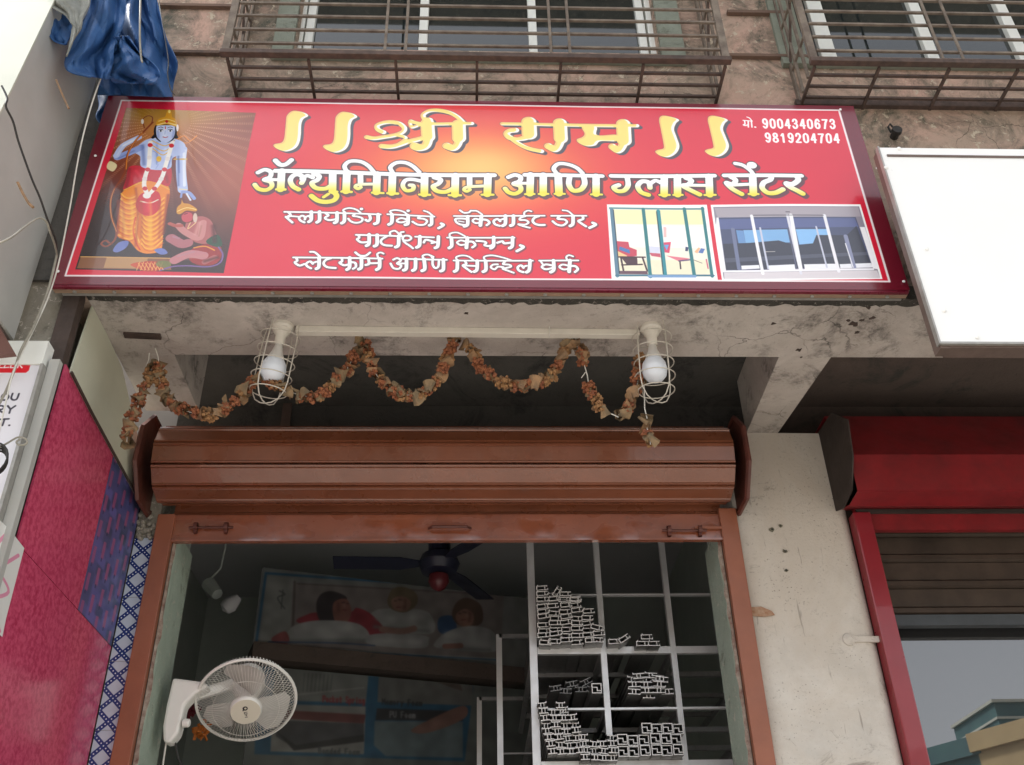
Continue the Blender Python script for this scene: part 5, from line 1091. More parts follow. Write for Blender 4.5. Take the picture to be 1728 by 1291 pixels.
def zgrid(x0, ybase, cols, rows, dx, dzr, me, lab, grp, jit, rotj, heights=None, skipf=None, slope=0, baserot=0):
    base = P(x0, ybase, 'Y', RY-.07)
    for c_ in range(cols):
        n_r = heights[c_] if heights else rows
        for r in range(n_r):
            if skipf and skipf(c_, r): continue
            o = link(bpy.data.objects.new('aluminium_section', me)); 
            o.location = (base.x+c_*dx+random.uniform(-jit, jit)+r*slope, RY-.07+random.uniform(-.02, .02), base.z+r*dzr+random.uniform(0, .0015)); o.rotation_euler = (0, -math.radians(baserot+random.uniform(-rotj, rotj)), 0)
            o['label'] = f'{lab}, {ORD[r]} up, {ORD[c_]} column from left'; o['category'] = 'aluminium section'; o['group'] = grp
G1 = 'channel sections jumbled in the upper left bay of the rack'
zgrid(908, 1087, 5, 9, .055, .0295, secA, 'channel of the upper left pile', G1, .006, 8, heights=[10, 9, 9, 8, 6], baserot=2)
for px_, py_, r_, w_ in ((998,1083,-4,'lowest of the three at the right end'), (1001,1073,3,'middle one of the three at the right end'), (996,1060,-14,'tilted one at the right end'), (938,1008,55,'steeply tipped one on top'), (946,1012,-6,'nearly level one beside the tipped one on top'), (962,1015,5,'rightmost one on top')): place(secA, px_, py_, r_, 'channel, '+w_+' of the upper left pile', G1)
G2 = 'loose channel sections in the upper middle bay of the rack'
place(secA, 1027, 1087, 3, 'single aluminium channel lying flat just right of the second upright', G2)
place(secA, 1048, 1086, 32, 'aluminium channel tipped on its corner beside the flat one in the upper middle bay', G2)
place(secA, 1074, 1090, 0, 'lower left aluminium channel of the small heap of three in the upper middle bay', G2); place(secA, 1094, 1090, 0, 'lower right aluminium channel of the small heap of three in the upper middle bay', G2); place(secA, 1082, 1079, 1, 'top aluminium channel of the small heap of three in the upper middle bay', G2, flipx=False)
G3 = 'dull sections lying back in the middle left bay'
for i, (px_, py_, r_) in enumerate(((930,1167,8), (946,1170,-3), (958,1160,10), (972,1168,0), (984,1158,25), (990,1166,-20))): place(secDull, px_, py_, r_, f'dull grey section in shadow, {ORD[i]} from left, middle left bay', G3, y=RY+.12)
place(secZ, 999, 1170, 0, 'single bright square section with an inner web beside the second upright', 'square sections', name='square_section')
G4 = 'sash sections stacked in the middle bay'
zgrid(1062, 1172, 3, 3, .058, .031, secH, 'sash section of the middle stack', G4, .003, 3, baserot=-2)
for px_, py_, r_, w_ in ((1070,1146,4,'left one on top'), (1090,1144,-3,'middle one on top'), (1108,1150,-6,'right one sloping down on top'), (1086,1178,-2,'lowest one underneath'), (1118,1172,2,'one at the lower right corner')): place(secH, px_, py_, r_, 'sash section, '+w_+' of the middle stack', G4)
G5 = 'ribbed sections heaped in the lower left bay'
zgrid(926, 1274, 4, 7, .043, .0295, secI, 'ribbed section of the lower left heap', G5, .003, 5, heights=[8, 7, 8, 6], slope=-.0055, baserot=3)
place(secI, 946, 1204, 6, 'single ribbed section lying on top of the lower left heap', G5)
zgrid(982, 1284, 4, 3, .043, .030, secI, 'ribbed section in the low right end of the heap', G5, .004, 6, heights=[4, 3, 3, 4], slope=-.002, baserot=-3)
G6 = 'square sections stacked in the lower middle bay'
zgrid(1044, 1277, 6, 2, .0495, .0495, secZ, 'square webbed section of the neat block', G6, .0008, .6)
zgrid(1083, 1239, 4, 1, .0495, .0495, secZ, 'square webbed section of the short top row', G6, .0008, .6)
#PART5
# ------------------------------------------------------------------ wall fan
fc = P(416, 1182, 'Y', 4.25)
axis = Vector((.16, -.58, -.80)).normalized()
rotm = axis.to_track_quat('Z', 'X').to_matrix().to_4x4()
T_ = Matrix.Translation(fc) @ rotm
FR = .203
base0 = P(292, 1190, 'Y', 4.22)
wf = thing('wall_fan', 'white wall mounted fan with round wire guard on the left door reveal', 'wall fan', base0)
def G(x, y, z): return T_ @ Vector((x, y, z))
def ring(r, z, n=40): return [G(r*math.cos(2*PI*k/n), r*math.sin(2*PI*k/n), z) for k in range(n)]
obj('guard_rim', MB().tube(ring(FR, 0, 48), .0065, 6, True), MT['fanw'], wf, smooth=True)
NW = 84
fmb = MB(); 
for k2 in range(NW):
    an = 2*PI*k2/NW
    fmb.tube([G(math.cos(an+q)*r, math.sin(an+q)*r, z) for r, z, q in ((.055, .062, .0), (.10, .060, .04), (.155, .048, .08), (.19, .022, .10), (FR, .0, .10))], .0011, 3)
fmb.tube(ring(.135, .055, 40), .0014, 4, True)
obj('front_guard', fmb, MT['fangrey'], wf, kind=None)
fmb = MB()
for k2 in range(NW):
    an = 2*PI*k2/NW
    fmb.tube([G(math.cos(an)*r, math.sin(an)*r, z) for r, z in ((.05, -.075), (.14, -.07), (.187, -.045), (FR, .0))], .0011, 3)
fmb.tube(ring(.15, -.069, 40), .0014, 4, True)
obj('rear_guard', fmb, MT['fangrey'], wf)
hubc = Canvas(128, 128, lambda x, y: (x, y), '#d8d4c4')
hubc.ell(64, 46, 11, 11, '#1c1c1e'); hubc.ell(65, 46, 5, 5, '#d8d4c4'); hubc.stroke([(58,50),(54,56)], 5, '#1c1c1e')
for i, pts in enumerate(([(58,66),(70,66)], [(58,66),(58,74),(70,74)], [(60,80),(68,80),(64,86)], [(59,92),(69,92)])): hubc.stroke(pts, 3, '#3a3a3c', 1, False)
hm = print_mat('hub_emblem', hubc, rough=.35)
obj('hub', MB().lathe([(.066, .050), (.066, .066), (.060, .074)], 28, T_, cap=False), MT['fanw'], wf, smooth=True)
n_ = 28; me = bpy.data.meshes.new('hub_cap'); me.from_pydata([tuple(G(.0605*math.cos(2*PI*k/n_), .0605*math.sin(2*PI*k/n_), .0742)) for k in range(n_)], [], [tuple(range(n_))]); l = me.uv_layers.new(name='uv')
# keep the emblem upright: screen-up direction on the disc
upd = Vector((0, 0, 1)); lx = (rotm.to_3x3().inverted() @ upd); aup = math.atan2(lx.y, lx.x)
for k in range(n_):
    q = 2*PI*k/n_-aup+PI/2-.25; l.data[k].uv = (.5+.5*math.cos(q), .5+.5*math.sin(q))
me.materials.append(hm); obj('hub_cap', me, None, wf)
for k2 in range(3):
    vs = []
    for i in range(7):
        f_ = i/6
        for j in range(5):
            g_ = j/4; an = 2*PI*k2/3+(g_-.5)*(1.15 if 0 < i < 6 else .7)+f_*.25; r = .045+.135*f_; vs.append(G(math.cos(an)*r, math.sin(an)*r, (g_-.5)*-.045+.0))
    m = MB().add(vs, [(i*5+j, i*5+j+1, (i+1)*5+j+1, (i+1)*5+j) for i in range(6) for j in range(4)]); m.recalc = False; obj('blade', m, MT['blade'], wf, smooth=True)
obj('motor', MB().lathe([(.0, -.20), (.045, -.195), (.068, -.165), (.072, -.10), (.062, -.078), (.03, .0), (.03, .05)], 24, T_), MT['fanw'], wf, smooth=True)
obj('neck', MB().bar(G(.0, 0, -.14), base0+Vector((.04, -.01, .02)), .05, .045), MT['fanw'], wf, bevel=.012)
# bracket: shaped body on the reveal
bxw = xrL+.004
pr = [(275,1252),(274,1225),(280,1190),(291,1143),(345,1150),(352,1158),(328,1172),(311,1190),(306,1215),(300,1238),(286,1254)]
def Yp(x, y, X): return None
bp = [P(x, y, 'Y', 4.16) for x, y in pr]
dx_ = xrL+.006-min(p.x for p in bp); 
obj('bracket', MB().prism([p+Vector((dx_*0+max(0, 0), 0, 0)) for p in bp], (0, .075, 0)), MT['fanw'], wf, bevel=.012)
kb = P(309, 1218, 'Y', 4.15); obj('knob', MB().lathe([(.017, 0), (.017, .022), (.012, .028)], 14, Matrix.Translation(kb+Vector((-.005, .02, 0))) @ Matrix.Rotation(PI/2, 4, 'Y')), MT['fanw'], wf)
pc = P(281, 1250, 'Y', 4.19)
obj('pull_cord', MB().tube([pc, pc+Vector((.006, 0, -.3)), pc+Vector((.0, 0, -.6))], .0035, 5), MT['string'], wf); obj('timer_cord', MB().tube([pc+Vector((.03, .02, -.0)), pc+Vector((.05, .02, -.06)), pc+Vector((.09, .03, -.12)), pc+Vector((.10, .03, -.4))], .004, 5), MT['blackcable'], wf)
# small garland on a shelf behind the fan
gz = P(330, 1215, 'Y', 4.75); gl = thing('marigold_bunch', 'small red and orange flower bunch hanging behind the wall fan', 'flowers', gz)
for i, (px_, py_) in enumerate(((325,1192),(318,1203),(332,1201),(338,1232),(347,1224),(330,1238),(345,1240))):
    p = P(px_, py_, 'Y', 4.75); c_ = MT['redglow'] if i < 3 else simple('fresh_orange_petals', (.55,.16,.02), .7, 0, var=.3, scale=50)
    m = MB()
    for k2 in range(10): d_ = Vector((random.gauss(0, 1), random.gauss(0, 1), random.gauss(0, 1))).normalized(); m.bar(p, p+d_*.03, .014, .006, (0, .3, 1))
    obj('flower', m, c_, gl)
# unlit bulb holder on the dark inner wall
p = P(352, 985, 'Y', 5.3); t = thing('indoor_bulb_holder', 'dim bulb holder with dangling cord high on the dark interior wall', 'light fitting', p)
obj('holder', MB().tube([p, P(367, 1003, 'Y', 5.25)], [.04, .03], 10), MT['mintin'], t); obj('bulb', MB().lathe([(.0,-.05),(.035,-.035),(.045,0),(.03,.04),(.02,.06)], 14, Matrix.Translation(P(388, 1020, 'Y', 5.2)) @ Matrix.Rotation(.8, 4, 'Y')), MT['ceilin'], t, smooth=True); obj('cord', MB().tube([p+Vector((0,0,.02)), P(372, 960, 'Y', 5.3), P(380, 925, 'Y', 5.3), P(382, 890, 'Y', 5.3)], .006, 5), MT['mintin'], t)

# ------------------------------------------------------------------ caged lamps and conduit on the soffit
def lamp(base_px, cage_px, label, tiltx, lean):
    b = P(*base_px, 'Z', zs-Z0); b.z = zs-.001
    t = thing('caged_lamp', label, 'lamp', b, 'caged bulb lamps under the concrete overhang')
    # main axis: down, leaning back a little
    ax = Vector((tiltx, lean, -1)).normalized(); rm = ax.to_track_quat('Z', 'X').to_matrix().to_4x4(); T2 = Matrix.Translation(b) @ rm
    obj('base', MB().lathe([(.043, -.004), (.043, .014), (.036, .022)], 22, Matrix.Translation(b+Vector((0,0,0))) @ Matrix.Rotation(PI, 4, 'X')), MT['plastic'], t, smooth=True)
    obj('holder', MB().lathe([(.036, .014), (.031, .034), (.021, .046), (.021, .078), (.018, .082)], 18, T2), MT['plastic'], t, smooth=True)
    bl = obj('bulb', MB().lathe([(.030, .140), (.036, .150), (.047, .168), (.051, .193), (.046, .221), (.030, .240), (.0, .247)], 24, T2), MT['bulb'], t, smooth=True)
    obj('bulb_neck', MB().lathe([(.014, .080), (.015, .090), (.0165, .092), (.021, .112), (.0355, .1495)], 20, T2, cap=False), MT['bulbneck'], t, smooth=True)
    H = lambda x, y, z: T2 @ Vector((x, y, z))
    RC_ = .079
    for z, r in ((.050, RC_), (.108, RC_), (.166, RC_), (.224, RC_), (.285, .072)):
        obj('cage_ring', MB().tube([H(r*math.cos(2*PI*k/28), r*math.sin(2*PI*k/28), z) for k in range(28)], .0024, 5, True), MT['wire'], t, smooth=True)
    for k in range(4):
        an = PI/4+.2+k*PI/2; obj('cage_wire', MB().tube([H(r*math.cos(an), r*math.sin(an), z) for r, z in ((.072, .0), (.077, .04), (RC_, .08), (RC_, .25), (.073, .285), (.052, .318), (.025, .332), (.0, .335))], .0026, 5), MT['wire'], t, smooth=True)
lamp((478, 550), (458, 660), 'left of the two caged bulb lamps, hanging at a tilt under the beam', -.13, .18)
lamp((1098, 552), (1100, 665), 'right of the two caged bulb lamps, hanging straight under the beam', .0, .12)
a = P(500, 556, 'Z', zs-Z0-.01); b = P(1078, 562, 'Z', zs-Z0-.01); cd = thing('conduit', 'cream plastic casing running between the two caged lamps', 'conduit', a)
obj('casing', MB().bar(Vector((a.x, a.y, zs-.016)), Vector((b.x, b.y, zs-.016)), .032, .028), MT['plastic'], cd, bevel=.002)
mid = a.lerp(b, .735); obj('joint', MB().box((mid.x-.002, a.y-.019, zs-.032), (mid.x+.002, a.y+.019, zs-.002)), MT['string'], cd)

# ------------------------------------------------------------------ dried garland
GYd = 3.27
gar = thing('dried_garland', 'long looping garland of dried leaves and withered orange flowers under the overhang', 'garland', (0, GYd, zs-.1))
def leaf_mesh(i):
    """curled dry leaf: open cone rolled from a sheet, with thickness"""
    m = MB(); vs = []; turns = random.uniform(1.25, 1.8)*PI; nL = 9; L = random.uniform(.042, .058); r1 = random.uniform(.010, .016); r2 = random.uniform(.022, .031)
    for s_ in (0, 1):
        for j in range(3):
            f_ = j/2; r = r1+(r2-r1)*f_**1.3+s_*.0018
            for k in range(nL): an = turns*k/(nL-1)+.3*i; rr_ = r*(1+.15*math.sin(3*an+i)); vs.append((rr_*math.cos(an), rr_*math.sin(an), (f_-.5)*L+.004*math.sin(2*an+i)))
    fs = []
    for s_ in (0, 1):
        o = s_*3*nL
        for j in range(2):
            for k in range(nL-1): fs.append((o+j*nL+k, o+j*nL+k+1, o+(j+1)*nL+k+1, o+(j+1)*nL+k))
    m.add(vs, fs); me = mesh_of('leaf', m, smooth=True); me.materials.append(MT['leaf1'] if i % 2 else MT['leaf2']); return me
def flower_mesh(i):
    m = MB()
    for k in range(20):
        d_ = Vector((random.gauss(0, 1), random.gauss(0, 1), random.gauss(0, .8))).normalized(); r = random.uniform(.014, .027); s_ = random.uniform(.007, .012)
        c_ = d_*r; a_ = d_.orthogonal().normalized(); b_ = d_.cross(a_)
        m.add([c_+a_*s_, c_+b_*s_, c_-a_*s_, c_-b_*s_, c_+d_*s_*.9, c_-d_*s_*1.6], [(0,1,4),(1,2,4),(2,3,4),(3,0,4),(1,0,5),(2,1,5),(3,2,5),(0,3,5)])
    me = mesh_of('flower', m); me.materials.append(MT['flow1'] if i % 3 else MT['flow2']); return me
LM = [leaf_mesh(i) for i in range(7)]; FM = [flower_mesh(i) for i in range(6)]
paths = [[(256,622),(248,650),(236,672),(232,690),(222,705),(216,725),(214,745)],
         [(262,612),(268,632),(272,652),(284,674),(302,688),(330,698),(352,700),(378,693),(396,678),(416,655),(438,635),(455,640),(470,655),(492,662),(512,668),(535,668),(555,655),(572,640),(588,618),(598,598),(606,580)],
         [(614,580),(622,602),(630,625),(644,642),(660,656),(680,664),(700,668),(716,660),(730,648),(742,632),(752,610),(762,588),(772,572)],
         [(786,580),(800,600),(814,622),(830,638),(848,646),(868,652),(888,650),(908,645),(926,636),(940,618),(952,598),(964,575)],
         [(972,580),(980,598),(985,615)], [(992,650),(1000,668),(1010,686),(1020,696)], [(1044,700),(1056,692),(1066,676),(1074,655),(1078,630),(1080,605)], [(1088,690),(1092,706)], [(1092,722),(1096,738),(1098,750)]]
for pth in paths:
    W3 = [P(x, y, 'Y', GYd) for x, y in pth]; cp_ = cr([tuple(p) for p in W3], False, 10); cp_ = [Vector(c) for c in cp_]
    obj('string', MB().tube([tuple(c) for c in cp_[::3]]+[tuple(cp_[-1])], .0022, 4), MT['string'], gar)
    acc = 0; nxt = 0; idx = 0
    for a_, b_ in zip(cp_[:-1], cp_[1:]):
        acc += (b_-a_).length
        if acc >= nxt:
            tdir = (b_-a_).normalized(); isl = idx % 2 == 0 if random.random() > .25 else random.random() > .3
            me = random.choice(LM) if isl else random.choice(FM); o = link(bpy.data.objects.new('leaf' if isl else 'flower', me)); o.parent = gar
            o.location = Vector(b_)-gar.location+Vector((random.uniform(-.006, .006), random.uniform(-.012, .012), random.uniform(-.006, .006)))
            q = tdir.to_track_quat('Z', 'Y').to_matrix().to_4x4() @ Matrix.Rotation(random.uniform(0, 6.28), 4, 'Z') @ Matrix.Rotation(random.choice((-1, 1))*random.uniform(.5, 1.25) if isl else 0, 4, 'X') @ Matrix.Rotation(random.uniform(-1, 1)*3, 4, 'Z')
            s_ = random.uniform(.72, .95) if isl else random.uniform(.8, 1.05); o.matrix_basis = Matrix.Translation(o.location) @ q @ Matrix.Scale(s_, 4)
            nxt = acc+random.uniform(.0105, .017); idx += 1
for (x0, y0), (x1_, y1_) in (((262,588),(268,614)), ((252,596),(247,618)), ((614,548),(613,575)), ((778,552),(776,572)), ((966,550),(966,572)), ((1022,695),(1044,704)), ((985,612),(994,652)), ((1083,600),(1088,690))):
    p0 = P(x0, y0, 'Y', GYd); p1 = P(x1_, y1_, 'Y', GYd); obj('string', MB().tube([p0, p0.lerp(p1, .5)+Vector((.003, 0, 0)), p1], .0022, 4), MT['string'], gar)
p0 = P(988, 628, 'Y', GYd); obj('string', MB().tube([p0, p0+Vector((-.012, 0, -.018)), p0+Vector((-.018, 0, -.028))], .0018, 4), MT['string'], gar)
#PART6
# ------------------------------------------------------------------ neighbour on the left: box, printed sign, cables, tarpaulin
GX = -1.665
yb_ = 2.98
fa, fb = P(72, 40, 'X', GX), P(4, 180, 'X', GX)
gb = thing('neighbour_sign_box', 'large pale box sign, cream front and grey side, at the left edge', 'sign box', (-2.4, 2.6, 2))
zb_ = P(35, 592, 'X', GX).z
corner = [P(-120, 430, 'X', GX)]
poly = [(fa.y, fa.z), (fb.y, fb.z)]
d_ = ((fb.y-fa.y), (fb.z-fa.z)); slope_ = d_[0]/d_[1]
zt_ = fa.z+.6; yt_ = fa.y+slope_*(zt_-fa.z); ybm = fa.y+slope_*(zb_-fa.z)
sidep = [(GX, yb_, zb_), (GX, yb_, zt_), (GX, yt_, zt_), (GX, ybm, zb_)]
obj('side_sheet', MB().prism([Vector(p) for p in sidep], (-.01, 0, 0)), MT['greypanel'], gb)
obj('front_sheet', MB().prism([Vector((GX+.002, yt_-.002, zt_)), Vector((GX+.002, ybm-.002, zb_)), Vector((-3.6, ybm-.002, zb_)), Vector((-3.6, yt_-.002, zt_))], (0, .008, 0)), MT['creamfront'], gb)
obj('bottom_sheet', MB().box((-3.6, ybm+.01, zb_-.01), (GX-.011, yb_, zb_-.001)), MT['browntrim'], gb)
# printed neighbour sign, lower left
NY = 2.90
na = P(82, 577, 'Y', NY); nb = P(6, 868, 'Y', NY)
xn = (na.x+nb.x)/2-.01; zt2 = na.z
def nsign():
    PXM = 600; W = int(.75*PXM); H = int(1.0*PXM)
    mp = lambda x, y: ((P(x, y, 'Y', NY).x-(xn-.75))*PXM, (zt2-P(x, y, 'Y', NY).z)*PXM)
    c = Canvas(W, H, mp, '#dcdbe2')
    O_, S_2 = (0, 560), 5.38
    K = lambda pts: [(O_[0]+x/S_2, O_[1]+y/S_2) for x, y in pts]
    c.poly(K([(-200,205),(302,205),(262,350),(235,372),(-200,368)]), '#d9202e')
    for pts in ([(-60,265),(-70,325)], [(-10,262),(30,262),(-18,325),(25,325)], [(50,262),(85,262),(52,292),(36,325),(80,322)], [(110,262),(95,325),(128,325)], [(160,325),(178,262),(222,266),(212,294),(172,294),(200,325)]): c.stroke(K(pts), 13/S_2, '#f4eef0', 1, False)
    G_ = '#2e2a38'
    for pts in ([(60,560),(30,568),(14,595),(28,618),(60,614),(78,588),(60,560)], [(115,560),(102,600),(120,618),(152,610),(172,562)], [(-20,675),(20,672),(38,690),(10,705),(-15,706),(30,735)], [(70,672),(95,702),(140,672)], [(95,702),(85,738)], [(0,795),(80,790)], [(42,792),(22,850)], [(82,848),(86,849)]): c.stroke(K(pts), 17/S_2, G_, 1, len(pts) > 4)
    c.stroke(K([(-100,560),(-60,600),(-20,560)]), 17/S_2, G_, 1, False); c.stroke(K([(-60,600),(-72,618)]), 17/S_2, G_, 1, False)
    c.stroke(K([(300,212),(400,218)]), 4/S_2, '#a8a8ac')
    return c
npn = print_mat('neighbour_print', nsign(), rough=.35)
ns = thing('neighbour_printed_sign', 'white sign with red logo and black capitals, cut off at the left edge', 'signboard', (xn-.4, NY, zt2-1))
uv_face('printed_face', [(xn-.75, NY, zt2-1.0), (xn, NY, zt2-1.0), (xn, NY, zt2-.10), (xn-.75, NY, zt2-.10)], [(0,0),(1,0),(1,.9),(0,.9)], npn, ns)
obj('top_strip', MB().box((xn-.75, NY-.006, zt2-.098), (xn+.004, NY+.05, zt2)), MT['whiteal'], ns)
obj('frame', MB().box((xn+.001, NY-.012, zt2-1.3), (xn+.012, NY+.06, zt2-.1)), MT['trim'], ns); obj('frame', MB().box((xn+.013, NY+.02, zt2-1.3), (xn+.048, NY+.05, zt2-.06)), MT['greypanel'], ns)
obj('body', MB().box((xn-.75, NY+.003, zt2-1.3), (xn, NY+.1, zt2-.1)), MT['trim'], ns)
# reddish board corner above it
p = [P(-10, 540, 'Y', 2.8), P(2, 556, 'Y', 2.8), P(25, 596, 'Y', 2.8), P(-12, 600, 'Y', 2.8)]; t = thing('brown_board_corner', 'corner of a dull reddish brown board at the left edge above the white sign', 'board', p[3])
obj('board', MB().prism(p, (0, .02, 0)), simple('dull_red_board', (.16,.075,.06), .6, 0), t)
def cable(name, label, pxs, Y, r, m, cat='cable'):
    pts = [P(x, y, 'Y', yy) for (x, y), yy in zip(pxs, Y if isinstance(Y, (list, tuple)) else [Y]*len(pxs))]; q = cr([tuple(p) for p in pts], False, 8)
    o = obj(name, MB().tube([tuple(c) for c in q], r, 6), m, smooth=True); return tag(o, label, cat)
cable('cable', 'pale thin cable running down beside the red signboard past the blue tarpaulin', [(187,90),(160,160),(140,230),(128,290),(118,350),(100,440),(82,500),(62,545),(40,590),(22,630),(5,700),(-8,760)], [2.7,2.7,2.72,2.75,2.8,2.85,2.88,2.86,2.84,2.82,2.8,2.8], .0028, MT['string'])
cable('cable', 'dark frayed twisted wire hanging down the grey side of the box sign', [(3,145),(12,165),(10,180),(22,205),(30,235),(42,270),(55,305),(68,335),(80,370),(92,400),(96,420)], [2.3,2.3,2.3,2.35,2.4,2.45,2.5,2.55,2.62,2.7,2.78], .0038, MT['blackcable'])
cable('cable', 'grey cable crossing the box sign almost level from the left edge', [(-5,412),(20,400),(48,378),(66,368),(78,374),(84,390),(92,412),(96,430)], [2.4,2.4,2.45,2.48,2.5,2.55,2.7,2.8], .0035, MT['cable'])
cable('cable', 'pale grey cable pair sweeping down over the white printed sign', [(96,430),(84,480),(70,520),(55,555),(36,590),(24,625),(10,660),(-6,690)], [2.85,2.85,2.84,2.83,2.83,2.83,2.83,2.83], .0045, MT['cable'])
cable('cable', 'coiled grey wire end in front of the white printed sign', [(-5,757),(12,748),(30,738),(42,740),(46,746),(40,751),(30,750),(28,745),(34,741)], 2.8, .003, MT['cable'])
m = MB()
p = P(-8, 782, 'Y', 2.82)
for k2 in range(4): m.tube([p+Vector(((.036+.004*k2)*math.cos(2*PI*k/20), -.01*k2, (.045+.004*k2)*math.sin(2*PI*k/20))) for k in range(20)], .0035, 5, True)
tag(obj('cable_coil', m, MT['blackcable']), 'black coil of cable hanging at the left edge by the white sign', 'cable')
cable('rope', 'grey rope dangling down over the right part of the blue tarpaulin', [(237,0),(236,60),(238,95),(240,105)], 2.62, .004, MT['cable'], 'rope')
cable('wire', 'thin dark wire draped over the blue tarpaulin to the top of the red sign', [(268,0),(276,50),(284,100),(283,125),(287,148),(294,160)], 2.72, .0025, MT['blackcable'], 'wire')
cable('twig', 'dry twig stuck to the grey side of the box sign', [(95,135),(102,152),(110,170),(116,183)], 2.55, .004, MT['leaf1'], 'twig')
cable('twig', 'broken straw coloured twig low on the grey box side', [(30,308),(38,325),(48,342),(56,350)], 2.5, .005, MT['leaf1'], 'twig')

# tarpaulin: crumpled cloth as pleated grid sheets
def fbm(u, v, s, seed=0):
    t_ = 0; a_ = 1
    for o in range(4):
        t_ += a_*(math.sin(u*s*(1.9**o)+seed*1.7+2.1*math.sin(v*s*.8*(1.8**o)+seed+o)))*math.cos(v*s*.9*(1.9**o)+o*2.3+seed+1.3*math.sin(u*s*.7*(1.7**o))); a_ *= .52
    return t_
def ridge(u, v, s, seed): return 1-abs(math.sin(u*s+1.7*math.sin(v*s*.6+seed)+seed))-.5*abs(math.sin(v*s*.8+u*s*.5+seed*2))
def crumple(u, v, seed):
    """straight sharp creases: triangle waves running in a few random directions"""
    rs_ = np.random.default_rng(seed*31); t_ = 0
    for a_, f_ in ((.42, 1.7), (.30, 2.6), (.20, 4.2), (.12, 7.0), (.06, 12.0)):
        an = rs_.uniform(-1.25, 1.25); ph = rs_.uniform(0, 2); wob = .25*math.sin(3.1*v+ph*3)*math.cos(2.3*u+ph)
        q = ((u*math.cos(an)+v*math.sin(an)*.9+wob*.35)*f_+ph) % 2
        t_ += a_*abs(q-1)
    return t_
def cloth(name, left, right, Y0, dep, m, parent, nu=70, nv=70, seed=1, pleats=9, thick=True, back=None):
    L_ = cr(left, False, 12); R2 = cr(right, False, 12)
    def samp(c, t): i = t*(len(c)-1); k = int(min(i, len(c)-2)); return c[k]+(c[k+1]-c[k])*(i-k)
    vs = []
    for j in range(nv+1):
        v = j/nv; a_, b_ = samp(L_, v), samp(R2, v)
        for i in range(nu+1):
            u = i/nu; x, y = a_+(b_-a_)*u
            fold = abs(((u*pleats+.35*math.sin(v*5+seed)+.2*math.sin(v*11)) % 1)-.5)*2
            dd = dep*(.35*fold*(.6+.4*v)+crumple(u, v, seed))*(1-.45*v)
            yy = Y0(u, v)-dd
            p = P(x+2*math.sin(v*14+u*5), y, 'Y', yy); vs.append(p)
    mb = MB().add(vs, [(j*(nu+1)+i, j*(nu+1)+i+1, (j+1)*(nu+1)+i+1, (j+1)*(nu+1)+i) for j in range(nv) for i in range(nu)])
    o = obj(name, mb, m, parent, smooth=True)
    s_ = o.modifiers.new('solid', 'SOLIDIFY'); s_.thickness = .003
    return o
tp = thing('blue_tarpaulin', 'crumpled faded blue tarpaulin with a torn silver underside hanging above the sign corner', 'tarpaulin', (-1.4, 2.9, 4))
cloth('sheet', [(205,-25),(198,30),(195,70),(185,95),(172,130),(163,160)], [(262,-25),(268,20),(282,60),(297,100),(297,130),(290,164)], lambda u, v: 2.94+.07*v, .24, MT['tarp'], tp, seed=5, pleats=2.6)
cloth('fold', [(190,62),(196,80),(188,100),(186,125),(190,140)], [(218,60),(232,85),(258,105),(270,128),(262,142)], lambda u, v: 2.82+.03*v, .22, MT['tarp'], tp, nu=40, nv=40, seed=12, pleats=1.5)
cloth('sheet', [(188,125),(170,150),(166,175),(164,195),(168,210)], [(255,130),(252,160),(230,185),(200,200),(182,212)], lambda u, v: 3.035, .05, MT['tarp'], tp, nu=30, nv=30, seed=8, pleats=3)
cloth('sheet', [(150,-25),(148,20),(118,80),(108,105),(120,122),(150,130)], [(214,-25),(210,20),(203,60),(190,88),(190,112),(184,134)], lambda u, v: 2.72+.02*u, .16, MT['tarp'], tp, seed=2, pleats=1.4)
cloth('torn_flap', [(58,-25),(72,10),(72,40),(82,62),(96,72),(106,76)], [(92,-25),(100,0),(112,25),(122,45),(120,62),(114,76)], lambda u, v: 2.62+.02*u, .08, MT['tarp'], tp, nu=40, nv=40, seed=3, pleats=1.3)
cloth('silver_lining', [(66,-25),(75,0),(92,15),(112,30),(124,45),(112,92)], [(152,-25),(150,5),(144,25),(136,45),(128,62),(113,96)], lambda u, v: 2.56+.02*u, .07, MT['tarpback'], tp, nu=40, nv=40, seed=6, pleats=1.2)

# ------------------------------------------------------------------ red rolling shutter shop on the right
rs = thing('red_rolling_shutter', 'rolled up dark red shutter with boxed cover and red guide at the right', 'rolling shutter', (2.9, FY, 0))
rj0 = (P(1434, 861, 'Y', FY).x+P(1528, 1291, 'Y', FY).x)/2; rj1 = (P(1466, 882, 'Y', FY).x+P(1565, 1291, 'Y', FY).x)/2
XE = 4.3
obj('guide', MB().box((rj0, FY-.04, 0), (rj1, FY+.03, P(1450, 870, 'Y', FY).z)), MT['redjamb'], rs, bevel=.006)
z_a = Z(1600, 870, FY); z_b = Z(1600, 897, FY)
obj('head_rail', MB().box((rj0+.02, FY-.02, z_b), (XE, FY+.01, z_a+.05)), MT['red'], rs)
obj('head_strip', MB().box((rj0+.02, FY-.034, z_a-.002), (XE, FY-.021, z_a+.016)), MT['reddark'], rs)
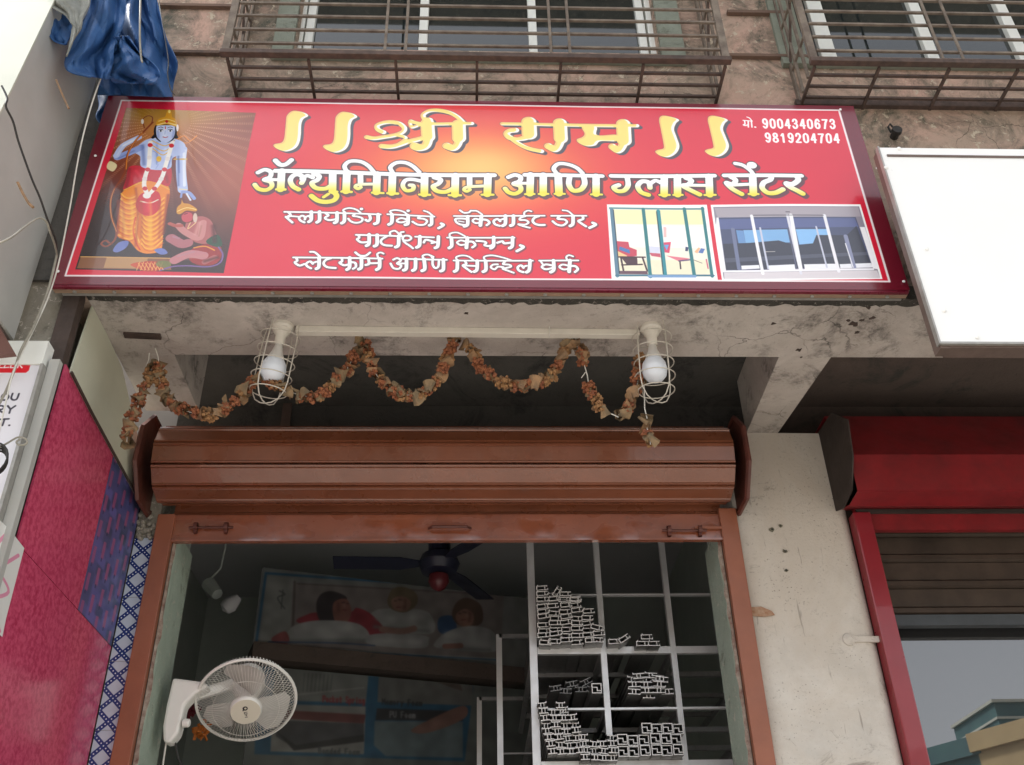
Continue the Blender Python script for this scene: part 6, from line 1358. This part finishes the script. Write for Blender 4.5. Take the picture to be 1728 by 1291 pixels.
# cover profile from the picture's facet edges
def prof_pt(y, Y): return (Y, Z(1600, y, Y))
cov = [prof_pt(704, 3.97), prof_pt(768, 3.80), prof_pt(828, 3.80), prof_pt(852, 3.92), prof_pt(860, 4.10)]
cx0 = P(1438, 790, 'Y', 3.80).x
for (ya, za), (yb2, zb2_) in zip(cov[:-1], cov[1:]):
    nrm = Vector((0, -(zb2_-za), (yb2-ya))).normalized()*-.004
    obj('cover_sheet', MB().prism([Vector((cx0, ya, za)), Vector((cx0, yb2, zb2_)), Vector((XE, yb2, zb2_)), Vector((XE, ya, za))], nrm), MT['red'], rs)
obj('cover_top', MB().box((cx0, cov[0][0], cov[0][1]), (XE, 4.30, cov[0][1]+.004)), MT['red'], rs)
obj('end_plate', MB().prism([P(x, y, 'X', cx0-.006) for x, y in ((1405,696),(1432,708),(1441,770),(1439,828),(1425,858),(1398,868),(1383,800),(1370,748))], (-.006, 0, 0)), MT['reddark'], rs)
obj('drum', MB().lathe([(.13, 0), (.13, XE-cx0-.02)], 20, Matrix.Translation((cx0+.01, 4.05, (cov[0][1]+cov[3][1])/2)) @ Matrix.Rotation(PI/2, 4, 'Y')), MT['reddark'], rs)
# half raised inner slats
zz = Z(1600, 900, FY+.08); zl_ = Z(1650, 1040, FY+.10); k2 = 0
yy = FY+.09
z = zl_
while z < zz+.05:
    h_ = .125; poly = [(yy, z), (yy-.016, z+.010), (yy-.016, z+.030), (yy-.002, z+.042), (yy-.004, z+h_-.004), (yy+.012, z+h_-.004), (yy+.012, z)]
    obj('slat', MB().prism([Vector((rj1-.02, y, zq)) for y, zq in poly], (XE-rj1, 0, 0)), MT['slat'], rs); z += h_; k2 += 1
obj('slat_rail', MB().box((rj1-.02, yy-.02, zl_-.05), (XE, yy+.02, zl_-.002)), simple('blue_grey_rail', (.07,.08,.09), .5, .3), rs)
gp = thing('shop_glass_front', 'dark reflecting glass front of the red framed shop mirroring the sky and buildings', 'glass front', (2.9, GY, 0))
obj('pane', MB().box((rj1-.1, GY, .0), (XE, GY+.01, zl_+.3)), MT['shopglass'], gp); obj('backing', MB().box((rj1-.1, GY+.02, 0), (XE, GY+.04, zl_+.5)), MT['blackcable'], gp)
obj('side_wall', MB().box((c2-.02, FY+.045, 0), (rj1-.05, FY+.2, zs-.3)), MT['reddark'], gp)
